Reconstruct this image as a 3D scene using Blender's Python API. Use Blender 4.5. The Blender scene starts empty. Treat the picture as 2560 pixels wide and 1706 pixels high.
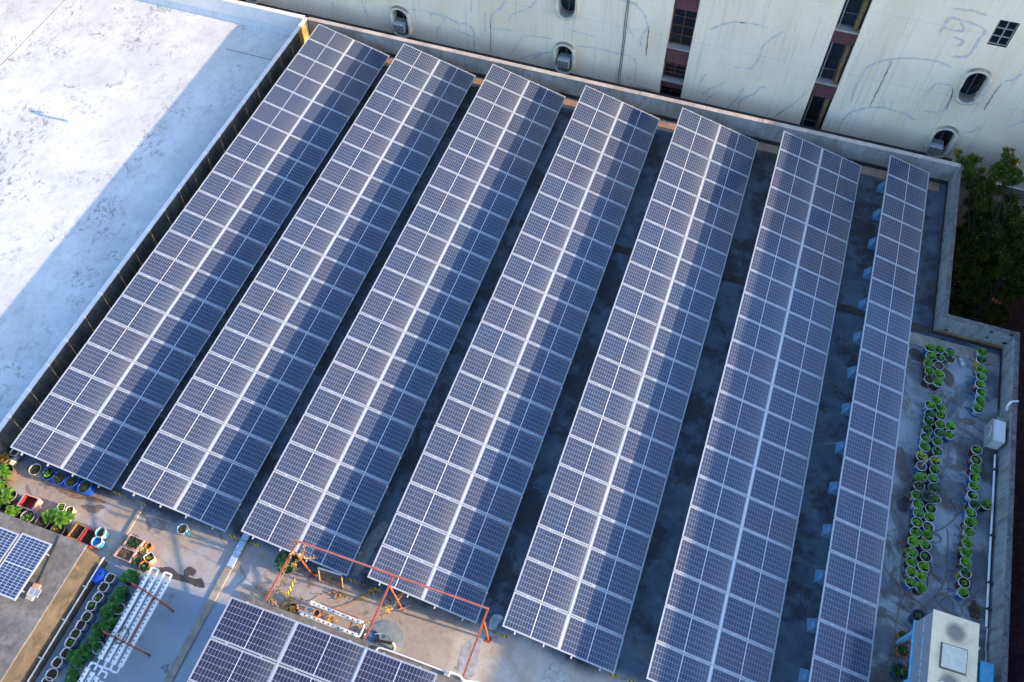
import bpy, math, random
from mathutils import Vector, Matrix
R = math.radians
random.seed(7)
sc = bpy.context.scene
COL = sc.collection

# ------------------------------------------------------------------ camera
cd = bpy.data.cameras.new('camera'); cam = bpy.data.objects.new('camera', cd); COL.objects.link(cam)
cd.sensor_width = 36.0; cd.lens = 29.521; cd.clip_start = 0.1; cd.clip_end = 500
FW = Vector((-0.18627789, 0.49936586, -0.846129)).normalized()
RT = Vector((0.94339814, 0.33144225, -0.01208241)).normalized()
DN = FW.cross(RT).normalized(); RT = DN.cross(FW).normalized()
CP = Vector((18.5828318, -26.5915102, 24.86350148))
m = Matrix((RT, -DN, -FW)).transposed().to_4x4(); m.translation = CP
cam.matrix_world = m
sc.camera = cam

def at(u, v, z=None, y=None, x=None):
    """point of the place seen at photo pixel (u, v) on a level, a y-plane or an x-plane"""
    d = RT*((u-1280)/2099.31) + DN*((v-853)/2099.31) + FW
    if z is not None: t = (z-CP.z)/d.z
    elif y is not None: t = (y-CP.y)/d.y
    else: t = (x-CP.x)/d.x
    return CP + d*t
VW = {'A': (2060, 700, 4.706), 'B': (2060, 1033, 4.612), 'C': (2060, 1373, 4.706), 'D': (0, 1100, 4.706),
      'E': (0, 1373, 4.706), 'F': (400, 1373, 4.706), 'G': (800, 1373, 4.706), '2': (800, 0, 2.6133),
      '3': (1660, 0, 2.6133), 'P': (0, 1300, 7.84), '5': (550, 1200, 3.92), '6': (1150, 1306, 3.92),
      'U': (2250, 1506, 4.48), 'W': (2300, 700, 7.84), 'T': (2060, 350, 4.706)}
def px(k, x, y):
    a = VW[k]; return a[0]+x/a[2], a[1]+y/a[2]
def pt(k, a_, b_, **kw): return at(*px(k, a_, b_), **kw)

# ------------------------------------------------------------------ world and sun
SUN = Vector((1.0, 0.045, 0.285)).normalized()
elev = math.asin(SUN.z)
w = bpy.data.worlds.new('World'); sc.world = w; w.use_nodes = True
nt = w.node_tree; bg = nt.nodes['Background']
sky = nt.nodes.new('ShaderNodeTexSky'); sky.sky_type = 'NISHITA'; sky.sun_disc = False
sky.sun_elevation = elev; sky.sun_rotation = math.atan2(SUN.x, SUN.y)
sky.air_density = 1.0; sky.dust_density = 1.2; sky.ozone_density = 3.2
nt.links.new(sky.outputs[0], bg.inputs[0]); bg.inputs[1].default_value = 0.15
sd = bpy.data.lights.new('sun', 'SUN'); so = bpy.data.objects.new('sun', sd); COL.objects.link(so)
sd.energy = 2.7; sd.angle = R(0.53); sd.color = (1.0, 0.72, 0.45)
so.rotation_euler = SUN.to_track_quat('Z', 'Y').to_euler()
so.location = (60, 0, 40)
sc.view_settings.view_transform = 'Standard'; sc.view_settings.look = 'None'
sc.view_settings.gamma = 1.0; sc.view_settings.exposure = 1.87

# ------------------------------------------------------------------ mesh helper
class MB:
    def __init__(s): s.v = []; s.f = []; s.sm = []
    def add(s, vs, fs, smooth=False):
        o = len(s.v); s.v += [tuple(p) for p in vs]
        for f in fs: s.f.append([o+i for i in f]); s.sm.append(smooth)
    def box(s, x0, x1, y0, y1, z0, z1):
        s.add([(x0,y0,z0),(x1,y0,z0),(x1,y1,z0),(x0,y1,z0),(x0,y0,z1),(x1,y0,z1),(x1,y1,z1),(x0,y1,z1)],
              [(0,3,2,1),(4,5,6,7),(0,1,5,4),(1,2,6,5),(2,3,7,6),(3,0,4,7)])
        return s
    def bbox(s, x0, x1, y0, y1, z0, z1, b=0.01):
        """box with chamfered edges"""
        vs = []; idx = {}
        for ix, X in enumerate((x0, x1)):
            for iy, Y in enumerate((y0, y1)):
                for iz, Z in enumerate((z0, z1)):
                    sx, sy, sz = (b, -b)[ix], (b, -b)[iy], (b, -b)[iz]
                    for a, p in enumerate(((X, Y+sy, Z+sz), (X+sx, Y, Z+sz), (X+sx, Y+sy, Z))):
                        idx[ix, iy, iz, a] = len(vs); vs.append(p)
        fs = []
        def q(c): fs.append([idx[k] for k in c])
        for ix in (0, 1):
            c = [(ix,0,0,0),(ix,1,0,0),(ix,1,1,0),(ix,0,1,0)]; q(c if ix else c[::-1])
            c = [(0,ix,0,1),(1,ix,0,1),(1,ix,1,1),(0,ix,1,1)]; q(c[::-1] if ix else c)
            c = [(0,0,ix,2),(1,0,ix,2),(1,1,ix,2),(0,1,ix,2)]; q(c if ix else c[::-1])
        for a in (0, 1):
            for c_ in (0, 1):
                q([(a,c_,0,0),(a,c_,1,0),(a,c_,1,1),(a,c_,0,1)])
                q([(a,0,c_,0),(a,1,c_,0),(a,1,c_,2),(a,0,c_,2)])
                q([(0,a,c_,1),(1,a,c_,1),(1,a,c_,2),(0,a,c_,2)])
                for d in (0, 1): q([(a,c_,d,0),(a,c_,d,1),(a,c_,d,2)])
        s.add(vs, fs); return s
    def prism(s, poly, z0, z1):
        n = len(poly)
        s.add([(x,y,z0) for x,y in poly]+[(x,y,z1) for x,y in poly],
              [list(range(n))[::-1], list(range(n, 2*n))]+[(i,(i+1)%n,(i+1)%n+n,i+n) for i in range(n)])
        return s
    def lathe(s, prof, n=16, c=(0,0,0), sx=1, sy=1, cap0=False, cap1=False, sq=0):
        vs = []
        for r, z in prof:
            for i in range(n):
                a = 2*math.pi*i/n; ca, sa = math.cos(a), math.sin(a)
                k = 1.0
                if sq: k = (abs(ca)**sq+abs(sa)**sq)**(-1.0/sq)
                vs.append((c[0]+r*sx*ca*k, c[1]+r*sy*sa*k, c[2]+z))
        fs = []
        for j in range(len(prof)-1):
            for i in range(n):
                fs.append((j*n+i, j*n+(i+1)%n, (j+1)*n+(i+1)%n, (j+1)*n+i))
        s.add(vs, fs, True)
        if cap0: s.add(vs[:n], [list(range(n))[::-1]])
        if cap1: s.add(vs[-n:], [list(range(n))])
        return s
    def tube(s, pts, r, n=8, caps=True, flat=None):
        pts = [Vector(p) for p in pts]; rings = []
        t = (pts[1]-pts[0]).normalized()
        u = t.orthogonal().normalized()
        for i, p in enumerate(pts):
            if i == 0: t = pts[1]-pts[0]
            elif i == len(pts)-1: t = pts[-1]-pts[-2]
            else: t = (pts[i+1]-pts[i]).normalized()+(pts[i]-pts[i-1]).normalized()
            t = t.normalized()
            u = (u-t*u.dot(t)); u = u.normalized() if u.length > 1e-6 else t.orthogonal().normalized()
            v = t.cross(u)
            rr = r[i] if isinstance(r, (list, tuple)) else r
            rings.append([p+(u*math.cos(2*math.pi*k/n)+v*math.sin(2*math.pi*k/n))*rr for k in range(n)])
        vs = [p for g in rings for p in g]; fs = []
        for j in range(len(rings)-1):
            for i in range(n): fs.append((j*n+i, j*n+(i+1)%n, (j+1)*n+(i+1)%n, (j+1)*n+i))
        s.add(vs, fs, n > 4)
        if caps:
            s.add(rings[0], [list(range(n))[::-1]]); s.add(rings[-1], [list(range(n))])
        return s
    def beam(s, a, b, w_, h_, up=(0,0,1)):
        a = Vector(a); b = Vector(b); t = (b-a).normalized(); up = Vector(up)
        if abs(t.dot(up)) > .98: up = Vector((1,0,0))
        x = t.cross(up).normalized(); z = x.cross(t)
        vs = [p+x*sx*w_/2+z*sz*h_/2 for p in (a, b) for sx, sz in ((-1,-1),(1,-1),(1,1),(-1,1))]
        s.add(vs, [(3,2,1,0),(4,5,6,7),(0,1,5,4),(1,2,6,5),(2,3,7,6),(3,0,4,7)]); return s
    def build(s, name, mat, parent=None, loc=None):
        me = bpy.data.meshes.new(name); me.from_pydata(s.v, [], s.f); me.update()
        me.polygons.foreach_set('use_smooth', s.sm)
        if mat: me.materials.append(mat)
        o = bpy.data.objects.new(name, me); COL.objects.link(o)
        if parent: o.parent = parent
        if loc is not None: o.location = loc
        return o

def smooth_path(pts, k=6):
    """Catmull-Rom through the points"""
    P = [Vector(p) for p in pts]; P = [P[0]]+P+[P[-1]]; out = []
    for i in range(1, len(P)-2):
        a, b, c, d = P[i-1:i+3]
        for j in range(k):
            t = j/k
            out.append(0.5*((2*b)+(c-a)*t+(2*a-5*b+4*c-d)*t*t+(3*b-a-3*c+d)*t**3))
    out.append(P[-2]); return out

def tag(o, label=None, cat=None, group=None, kind=None):
    if label: o['label'] = label
    if cat: o['category'] = cat
    if group: o['group'] = group
    if kind: o['kind'] = kind
    return o
def thing(name, label, cat, loc=(0,0,0), rz=0, group=None):
    o = bpy.data.objects.new(name, None); COL.objects.link(o); o.empty_display_size = 0.2
    o.location = loc; o.rotation_euler = (0, 0, rz); return tag(o, label, cat, group)
def kid(src, parent, loc=None, rz=None, scale=None):
    c = src.copy(); COL.objects.link(c); c.parent = parent
    if loc is not None: c.location = loc
    if rz is not None: c.rotation_euler = (0, 0, rz)
    if scale is not None: c.scale = (scale,)*3 if not isinstance(scale, tuple) else scale
    return c

# ------------------------------------------------------------------ materials
def newmat(name):
    mt = bpy.data.materials.new(name); mt.use_nodes = True
    n = mt.node_tree; return mt, n, n.nodes['Principled BSDF']
class NT:
    """tiny node builder"""
    def __init__(s, n): s.n = n
    def add(s, t, **kw):
        o = s.n.nodes.new(t)
        for k, v in kw.items(): setattr(o, k, v)
        return o
    def put(s, sock, v):
        if hasattr(v, 'is_output') or isinstance(v, bpy.types.NodeSocket): s.n.links.new(v, sock)
        else: sock.default_value = v
    def math(s, op, a, b=0.0, c=None, clamp=False):
        o = s.add('ShaderNodeMath', operation=op, use_clamp=clamp)
        s.put(o.inputs[0], a); s.put(o.inputs[1], b)
        if c is not None: s.put(o.inputs[2], c)
        return o.outputs[0]
    def coord(s, scale=(1,1,1), kind='Object', rot=(0,0,0), loc=(0,0,0)):
        t = s.add('ShaderNodeTexCoord'); m = s.add('ShaderNodeMapping')
        m.inputs['Scale'].default_value = scale; m.inputs['Rotation'].default_value = rot; m.inputs['Location'].default_value = loc
        s.n.links.new(t.outputs[kind], m.inputs[0]); return m.outputs[0]
    def pos(s, scale=(1,1,1), loc=(0,0,0), rot=(0,0,0)):
        t = s.add('ShaderNodeNewGeometry'); m = s.add('ShaderNodeMapping')
        m.inputs['Scale'].default_value = scale; m.inputs['Location'].default_value = loc; m.inputs['Rotation'].default_value = rot
        s.n.links.new(t.outputs['Position'], m.inputs[0]); return m.outputs[0]
    def noise(s, vec, scale, detail=6, rough=.6, dist=0, out='Fac'):
        o = s.add('ShaderNodeTexNoise'); s.put(o.inputs['Vector'], vec)
        o.inputs['Scale'].default_value = scale; o.inputs['Detail'].default_value = detail
        o.inputs['Roughness'].default_value = rough; o.inputs['Distortion'].default_value = dist
        return o.outputs[out]
    def ramp(s, fac, lo, hi, v0=0.0, v1=1.0):
        o = s.add('ShaderNodeMapRange', interpolation_type='SMOOTHSTEP')
        s.put(o.inputs[0], fac); o.inputs[1].default_value = lo; o.inputs[2].default_value = hi
        o.inputs[3].default_value = v0; o.inputs[4].default_value = v1
        return o.outputs[0]
    def mix(s, fac, a, b, mode='MIX'):
        o = s.add('ShaderNodeMix', data_type='RGBA', blend_type=mode)
        s.put(o.inputs[0], fac)
        for sock, v in ((o.inputs[6], a), (o.inputs[7], b)):
            if isinstance(v, (tuple, list)): sock.default_value = tuple(v)+((1,) if len(v) == 3 else ())
            else: s.put(sock, v)
        return o.outputs[2]
    def bump(s, h, strength=.3, dist=.02):
        o = s.add('ShaderNodeBump'); s.put(o.inputs['Height'], h)
        o.inputs['Strength'].default_value = strength; o.inputs['Distance'].default_value = dist
        return o.outputs[0]
    def sep(s, vec):
        o = s.add('ShaderNodeSeparateXYZ'); s.put(o.inputs[0], vec); return o.outputs
    def rand(s): return s.add('ShaderNodeObjectInfo').outputs['Random']

def worn(name, c, rough=.6, var=.25, scale=6, dirt=None, dirt_amt=.35, metallic=0, bump=.15, hue=False, pos=False):
    """plain painted / moulded / mineral surface with uneven tone and dirt"""
    mt, n, b = newmat(name); k = NT(n)
    v = k.pos() if pos else k.coord()
    n1 = k.noise(v, scale, 7, .65); n2 = k.noise(v, scale*5.3, 4, .6)
    dark = tuple(x*(1-var) for x in c); lite = tuple(min(1, x*(1+var*.6)) for x in c)
    col = k.mix(k.ramp(n1, .32, .68), dark, lite)
    if dirt:
        col = k.mix(k.math('MULTIPLY', k.ramp(k.noise(v, scale*1.7, 9, .72, .6), .5, .72), dirt_amt), col, dirt)
    if hue:
        hs = k.add('ShaderNodeHueSaturation'); n.links.new(col, hs.inputs['Color'])
        k.put(hs.inputs['Value'], k.math('MULTIPLY_ADD', k.rand(), .5, .75)); 
        k.put(hs.inputs['Hue'], k.math('MULTIPLY_ADD', k.rand(), .03, .485)); col = hs.outputs[0]
    k.put(b.inputs['Base Color'], col); b.inputs['Metallic'].default_value = metallic
    k.put(b.inputs['Roughness'], k.math('MULTIPLY_ADD', n2, .2, rough-.1))
    if bump: k.put(b.inputs['Normal'], k.bump(n2, bump, .01))
    return mt

# geometry of the panels
W_ROW = 3.353; TILT = R(14.76); SP = 4.0495; PITCH = 1.02; HI = 1.33
GAPX = .033; PL = (W_ROW-GAPX)/2; PW = 1.0

def glass_mat(name, L, Wd, halfcols, rows, cell, line, linew, dust, dustc, mid=True, along='x', lowdirt=.0):
    mt, n, b = newmat(name); k = NT(n)
    o = k.sep(k.coord())
    X, Y = (o[0], o[1]) if along == 'x' else (o[1], o[0])
    mg = .042
    g = .020
    pc = (L/2-g/2-mg)/halfcols; pr = (Wd-2*mg)/rows
    u = k.math('SUBTRACT', k.math('ABSOLUTE', k.math('SUBTRACT', X, L/2)), g/2)
    def lines(d, pitch, cnt, wd):
        q = k.math('DIVIDE', d, pitch)
        fr = k.math('FRACT', q)
        e = k.math('MULTIPLY', k.math('MINIMUM', fr, k.math('SUBTRACT', 1.0, fr)), pitch)   # metres to the nearest line
        return k.math('LESS_THAN', e, wd/2), e, k.math('MAXIMUM', k.math('LESS_THAN', q, 0.0), k.math('GREATER_THAN', q, float(cnt)))
    lu, eu, ou = lines(u, pc, halfcols, linew)
    lv, ev, ov = lines(k.math('SUBTRACT', Y, mg), pr, rows, linew*1.25)
    corner = k.math('LESS_THAN', k.math('ADD', eu, ev), linew*2.2)
    # fine busbar wires
    ln = k.math('MAXIMUM', k.math('MAXIMUM', lu, lv), k.math('MAXIMUM', k.math('MAXIMUM', ou, ov), corner))
    midl = k.math('LESS_THAN', u, 0.0)
    rnd = k.rand()
    vv = k.coord(); pv = k.pos()
    n1 = k.noise(pv, 1.6, 5, .6); n2 = k.noise(vv, 14, 8, .7)
    cellid = k.add('ShaderNodeTexWhiteNoise', noise_dimensions='3D')
    cx = k.add('ShaderNodeCombineXYZ')
    k.put(cx.inputs[0], k.math('FLOOR', k.math('DIVIDE', k.math('SUBTRACT', X, mg), pc))); k.put(cx.inputs[1], k.math('FLOOR', k.math('DIVIDE', k.math('SUBTRACT', Y, mg), pr))); k.put(cx.inputs[2], k.math('MULTIPLY', rnd, 97))
    n.links.new(cx.outputs[0], cellid.inputs['Vector'])
    cellc = k.mix(cellid.outputs[0], tuple(x*.82 for x in cell), tuple(x*1.2 for x in cell))
    cellc = k.mix(k.ramp(rnd, 0, 1), cellc, k.mix(.25, cellc, (.004, .019, .066)))
    col = k.mix(ln, cellc, line)
    col = k.mix(midl, col, (.62, .64, .68))
    # dust film: thin all over, thicker in a band at the lower edge where rain leaves it
    low = k.ramp(X if along == 'x' else Y, L*.55, L*.985)
    d = k.math('MULTIPLY', k.math('MULTIPLY_ADD', n1, 1.0, .35), dust)
    d = k.math('MULTIPLY', d, k.math('MULTIPLY_ADD', rnd, .35, .82))
    d2 = k.math('MULTIPLY', k.math('MULTIPLY', k.math('MULTIPLY', low, low), k.math('MULTIPLY_ADD', n2, .9, .45)), lowdirt)
    spots = k.math('GREATER_THAN', k.noise(pv, 13, 2, .5), .735)
    col = k.mix(d, col, dustc)
    d2 = k.math('MAXIMUM', d2, k.math('MULTIPLY', spots, .40), clamp=True)
    col = k.mix(d2, col, (.44, .40, .36))
    k.put(b.inputs['Base Color'], col)
    k.put(b.inputs['Roughness'], k.math('MULTIPLY_ADD', d, .7, .10)); b.inputs['IOR'].default_value = 1.45
    b.inputs['Specular IOR Level'].default_value = .5
    return mt

M = {}
M['cell'] = glass_mat('panel_glass_mono', PL, PW, 10, 6, (.0005, .032, .092), (.22, .31, .42), .0058, .070, (.62, .345, .235), lowdirt=.12)
M['cell_bottom'] = glass_mat('panel_glass_big', 1.985, 1.115, 10, 6, (.008, .017, .058), (.32, .36, .44), .0068, .06, (.46, .34, .31), lowdirt=.14)
M['poly'] = glass_mat('panel_glass_poly', 1.68, 1.0, 10, 6, (.020, .050, .135), (.55, .60, .68), .008, .06, (.4, .38, .36), along='y')
M['mini'] = glass_mat('panel_glass_small', .36, .30, 6, 8, (.02, .05, .13), (.5, .55, .6), .005, .06, (.4, .38, .36))
M['alu'] = worn('aluminium_frame', (.56, .56, .575), .42, .08, 3, (.45, .42, .38), .25, .35, 0)
M['galv'] = worn('galvanised_steel', (.46, .48, .50), .45, .15, 8, (.25, .2, .16), .3, .7, .05)

def white_roof_mat():
    mt, n, b = newmat('white_roof_coating'); k = NT(n)
    p = k.pos()
    ps = k.pos((1.0, .75, 1), rot=(0, 0, R(28)))
    base = k.mix(k.ramp(k.noise(p, .35, 5, .6), .35, .7), (.58, .58, .58), (.74, .74, .735))
    base = k.mix(k.math('MULTIPLY', k.ramp(k.noise(k.pos(loc=(5, 9, 0)), 1.6, 9, .68, .3), .46, .66), .32), base, (.40, .40, .40))
    cl = k.ramp(k.noise(p, .28, 4, .6), .46, .62)                        # where cracking gathers
    veins = k.ramp(k.math('ABSOLUTE', k.math('SUBTRACT', k.noise(ps, .9, 9, .72, .7), .5)), .0, .030, 1, 0)
    veins = k.math('MULTIPLY', veins, k.ramp(k.noise(ps, 3.5, 6, .7), .43, .58))
    fine = k.ramp(k.noise(ps, 4.5, 10, .78, .5), .57, .70)
    m1 = k.math('MULTIPLY', k.math('MAXIMUM', veins, k.math('MULTIPLY', fine, .85)), k.math('MULTIPLY_ADD', cl, .80, .22), clamp=True)
    col = k.mix(m1, base, (.15, .14, .135))
    peel = k.math('MULTIPLY', k.ramp(k.noise(p, 1.1, 12, .68, .5), .645, .675), .85)
    col = k.mix(peel, col, (.26, .235, .21))
    rust = k.ramp(k.noise(k.pos(loc=(31, 7, 0)), .5, 8, .7), .62, .80)
    col = k.mix(k.math('MULTIPLY', rust, .35), col, (.62, .50, .40))
    k.put(b.inputs['Base Color'], col); b.inputs['Roughness'].default_value = .62
    k.put(b.inputs['Normal'], k.bump(k.noise(p, 9, 8, .7), .25, .02))
    return mt
M['white_roof'] = white_roof_mat()

def floor_mat():
    mt, n, b = newmat('painted_roof_floor'); k = NT(n)
    p = k.pos(); s = k.sep(p)
    big = k.noise(p, .33, 6, .62, .3); mid = k.noise(k.pos(loc=(9, 3, 0)), 1.1, 9, .68, .5); fin = k.noise(p, 7, 9, .72)
    blue = k.mix(k.ramp(mid, .35, .68), (.055, .088, .130), (.125, .17, .225))
    grey = k.mix(k.ramp(mid, .34, .66), (.33, .32, .335), (.46, .44, .445))
    tan = k.mix(k.ramp(fin, .3, .7), (.31, .245, .19), (.45, .375, .31))
    # sunlight put into the colour: paler, beiger cement south of the rows, blue paint elsewhere
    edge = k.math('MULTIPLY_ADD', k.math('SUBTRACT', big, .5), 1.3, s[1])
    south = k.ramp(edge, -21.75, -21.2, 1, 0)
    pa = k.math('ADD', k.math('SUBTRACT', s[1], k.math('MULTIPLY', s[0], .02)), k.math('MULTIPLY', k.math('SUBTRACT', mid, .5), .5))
    hut_shade = k.math('MULTIPLY', k.ramp(pa, -23.45, -23.15, 1, 0), k.ramp(s[0], 8.9, 9.3, 1, 0))   # blue paint; the hut's bluish shade is put into its colour
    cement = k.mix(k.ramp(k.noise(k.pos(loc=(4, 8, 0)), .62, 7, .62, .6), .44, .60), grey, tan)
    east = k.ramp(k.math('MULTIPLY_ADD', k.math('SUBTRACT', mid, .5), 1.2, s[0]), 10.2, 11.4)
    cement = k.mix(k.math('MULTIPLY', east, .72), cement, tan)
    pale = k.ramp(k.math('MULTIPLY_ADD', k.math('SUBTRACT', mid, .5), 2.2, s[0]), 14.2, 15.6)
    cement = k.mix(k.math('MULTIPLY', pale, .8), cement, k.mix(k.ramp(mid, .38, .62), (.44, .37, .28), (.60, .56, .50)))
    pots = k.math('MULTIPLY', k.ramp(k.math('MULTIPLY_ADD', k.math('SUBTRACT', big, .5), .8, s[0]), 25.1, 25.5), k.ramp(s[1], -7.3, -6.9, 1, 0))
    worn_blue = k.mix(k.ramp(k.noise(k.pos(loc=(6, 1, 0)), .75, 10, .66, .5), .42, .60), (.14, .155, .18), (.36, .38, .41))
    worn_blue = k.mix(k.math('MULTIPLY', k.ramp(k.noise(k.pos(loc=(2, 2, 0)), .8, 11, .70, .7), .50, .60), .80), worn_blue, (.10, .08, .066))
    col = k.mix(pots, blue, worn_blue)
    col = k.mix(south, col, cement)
    col = k.mix(k.math('MULTIPLY', hut_shade, k.ramp(mid, .72, .62)), col, k.mix(k.ramp(big, .4, .6), (.26, .32, .40), (.36, .41, .46)))
    # black damp growth in the alleys between the rows
    damp = k.math('MULTIPLY', k.ramp(k.noise(k.pos(loc=(17, 5, 0)), .6, 12, .72, .15), .47, .57), k.math('SUBTRACT', 1.0, k.math('MAXIMUM', south, pots)))
    col = k.mix(k.math('MULTIPLY', damp, .82), col, (.028, .027, .030))
    stain = k.math('MULTIPLY', k.ramp(k.noise(k.pos(loc=(3, 21, 0)), .8, 10, .7, .9), .60, .645), .62)
    col = k.mix(stain, col, (.13, .10, .085))
    col = k.mix(k.math('MULTIPLY', k.ramp(fin, .52, .80), .30), col, (.10, .09, .085))
    rust = k.ramp(k.noise(k.pos(loc=(13, 33, 0)), 1.3, 9, .7), .60, .76)
    col = k.mix(k.math('MULTIPLY', k.math('MULTIPLY', rust, south), .6), col, (.40, .22, .10))
    k.put(b.inputs['Base Color'], col)
    k.put(b.inputs['Roughness'], k.math('MULTIPLY_ADD', mid, .45, .42))
    k.put(b.inputs['Normal'], k.bump(k.noise(p, 14, 10, .72), .35, .015))
    return mt
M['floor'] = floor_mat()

def facade_mat():
    mt, n, b = newmat('cream_facade_render'); k = NT(n)
    p = k.pos(); s = k.sep(p)
    big = k.noise(k.pos((1, 1, .45)), .55, 6, .6); fin = k.noise(k.pos((3, 3, .5)), 3, 8, .7)
    col = k.mix(k.ramp(big, .33, .68), (.82, .68, .50), (.91, .78, .61))
    col = k.mix(k.math('MULTIPLY', k.ramp(fin, .48, .75), .30), col, (.56, .52, .43))
    warm = k.ramp(k.noise(k.pos((1, 1, .25), loc=(5, 0, 3)), .8, 5, .6), .55, .75)
    col = k.mix(k.math('MULTIPLY', warm, .45), col, (.76, .67, .48))
    fx = k.math('FRACT', k.math('DIVIDE', s[0], 1.22))
    vline = k.math('LESS_THAN', fx, .012); 
    vline = k.math('MULTIPLY', vline, k.ramp(k.noise(p, .9, 3, .5), .40, .6))
    fz = k.math('LESS_THAN', k.math('FRACT', k.math('DIVIDE', s[2], 2.78)), .006)
    fz2 = k.math('MULTIPLY', k.math('LESS_THAN', k.math('FRACT', k.math('MULTIPLY_ADD', s[2], 4.2, 0.3)), .10), .09)
    col = k.mix(k.math('MAXIMUM', k.math('MULTIPLY', vline, .55), k.math('MAXIMUM', k.math('MULTIPLY', fz, .35), k.math('MULTIPLY', fz2, k.ramp(fin, .4, .6)))), col, (.30, .28, .25))
    streak = k.ramp(k.noise(k.pos((5, 1, .12)), 1.4, 6, .65), .52, .74)
    col = k.mix(k.math('MULTIPLY', streak, .34), col, (.30, .28, .24))
    k.put(b.inputs['Base Color'], col); b.inputs['Roughness'].default_value = .85
    k.put(b.inputs['Normal'], k.bump(k.noise(k.pos((1, 1, 3)), 6, 8, .7), .25, .02))
    return mt
M['facade'] = facade_mat()

def concrete_mat(name, lo, hi, mould, amt, streaky=False, rustc=None, sc_=1.0):
    mt, n, b = newmat(name); k = NT(n)
    p = k.pos(); pv = k.pos((2.4, 2.4, .5)) if streaky else k.pos()
    a = k.noise(p, .9*sc_, 8, .66, .3); c = k.noise(pv, 2.2*sc_, 9, .7, .4); f = k.noise(p, 22*sc_, 6, .7)
    col = k.mix(k.ramp(a, .34, .68), lo, hi)
    col = k.mix(k.math('MULTIPLY', k.ramp(c, .44, .68), amt), col, mould)
    col = k.mix(k.math('MULTIPLY', k.ramp(f, .5, .8), .35), col, tuple(x*.55 for x in lo))
    if rustc: col = k.mix(k.math('MULTIPLY', k.ramp(k.noise(k.pos((3, 3, .4), loc=(7, 2, 1)), 1.2, 6, .65), .58, .74), .6), col, rustc)
    k.put(b.inputs['Base Color'], col); b.inputs['Roughness'].default_value = .88
    k.put(b.inputs['Normal'], k.bump(k.math('ADD', k.math('MULTIPLY', a, .6), k.math('MULTIPLY', f, .5)), .45, .02))
    return mt
M['parapet'] = concrete_mat('parapet_concrete', (.27, .26, .24), (.40, .39, .37), (.17, .15, .13), .6, True)
M['parapet_top'] = concrete_mat('parapet_coping', (.46, .38, .33), (.62, .54, .48), (.20, .18, .17), .4)
M['parapet_dark'] = concrete_mat('mouldy_concrete', (.085, .08, .07), (.15, .14, .12), (.03, .03, .027), .8, True, (.42, .25, .11))
M['parapet_east'] = concrete_mat('east_parapet_concrete', (.24, .245, .245), (.35, .355, .35), (.10, .09, .08), .65, True, (.22, .14, .09))
M['east_cap'] = concrete_mat('lichen_coping', (.075, .07, .07), (.15, .14, .135), (.40, .39, .38), .40, False, None, 4)
M['whitewash'] = worn('pink_white_paint', (.78, .72, .70), .7, .06, 1.2, (.55, .48, .44), .3, 0, .08, pos=True)
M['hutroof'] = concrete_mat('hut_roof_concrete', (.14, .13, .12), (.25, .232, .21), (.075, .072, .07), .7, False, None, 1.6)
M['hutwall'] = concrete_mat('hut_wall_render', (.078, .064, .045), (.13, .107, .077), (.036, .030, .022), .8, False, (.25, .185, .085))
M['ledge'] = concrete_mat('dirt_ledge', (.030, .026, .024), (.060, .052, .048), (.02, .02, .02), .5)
M['ground'] = concrete_mat('city_ground', (.38, .32, .26), (.50, .43, .35), (.25, .22, .2), .5)
M['mass'] = concrete_mat('building_render', (.22, .21, .20), (.32, .31, .29), (.1, .1, .09), .5, True)
M['crack'] = worn('crack_filler', (.60, .575, .58), .85, .15, 7, (.76, .68, .55), .95, 0, .1, pos=True)
M['crack_dark'] = worn('open_crack', (.13, .12, .11), .9, .3, 6, pos=True)
M['cable'] = worn('black_cable', (.03, .03, .03), .6, .2, 6)
M['maroon'] = worn('maroon_spandrel', (.115, .042, .045), .7, .25, 3, (.05, .03, .03), .5, 0, .1, pos=True)
M['sill'] = worn('grey_sill', (.33, .31, .30), .8, .2, 4, (.15, .13, .12), .5, pos=True)
M['darkglass'] = worn('dark_window_glass', (.012, .016, .020), .14, .3, 2, None, 0, 0, 0)
M['winframe'] = worn('grey_window_frame', (.10, .10, .105), .5, .2, 6)
M['rustframe'] = worn('brown_window_bar', (.12, .05, .03), .6, .3, 6)
M['ochre'] = worn('ochre_pipe', (.22, .13, .05), .8, .45, 5, (.05, .03, .02), .6, pos=True)
def oval_mat():
    mt, n, b = newmat('oval_window_surround'); k = NT(n)
    g = k.add('ShaderNodeNewGeometry'); nz = k.sep(g.outputs['Normal'])[2]; p = k.pos()
    col = k.mix(k.ramp(k.noise(p, 3, 6, .65), .35, .65), (.50, .47, .39), (.68, .64, .54))
    col = k.mix(k.math('MULTIPLY', k.ramp(k.math('MULTIPLY_ADD', k.noise(p, 5, 7, .7), .8, nz), .75, 1.15), .8), col, (.11, .10, .09))   # soot that settles on the upper side
    col = k.mix(k.math('MULTIPLY', k.ramp(k.noise(k.pos(loc=(3, 1, 7)), 2.2, 5, .6), .52, .7), .6), col, (.66, .56, .30))
    k.put(b.inputs['Base Color'], col); b.inputs['Roughness'].default_value = .85
    k.put(b.inputs['Normal'], k.bump(k.noise(p, 12, 6, .7), .3, .01)); return mt
M['ovalframe'] = oval_mat()
M['recess'] = worn('dark_recess', (.035, .033, .032), .9, .3, 4, pos=True)
M['ac'] = worn('air_conditioner_casing', (.50, .50, .50), .5, .12, 6, (.25, .22, .2), .4)
M['acgrille'] = worn('brown_grille', (.10, .065, .05), .7, .3, 12)
M['whiteplastic'] = worn('white_plastic', (.64, .64, .62), .42, .07, 5, (.45, .42, .36), .3, 0, .04)
M['whitepvc'] = worn('white_pvc_pipe', (.80, .80, .79), .38, .05, 5, (.6, .55, .48), .25, 0, .03)
M['hole'] = worn('pipe_hole_shadow', (.02, .02, .018), .9, .2, 5)
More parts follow.
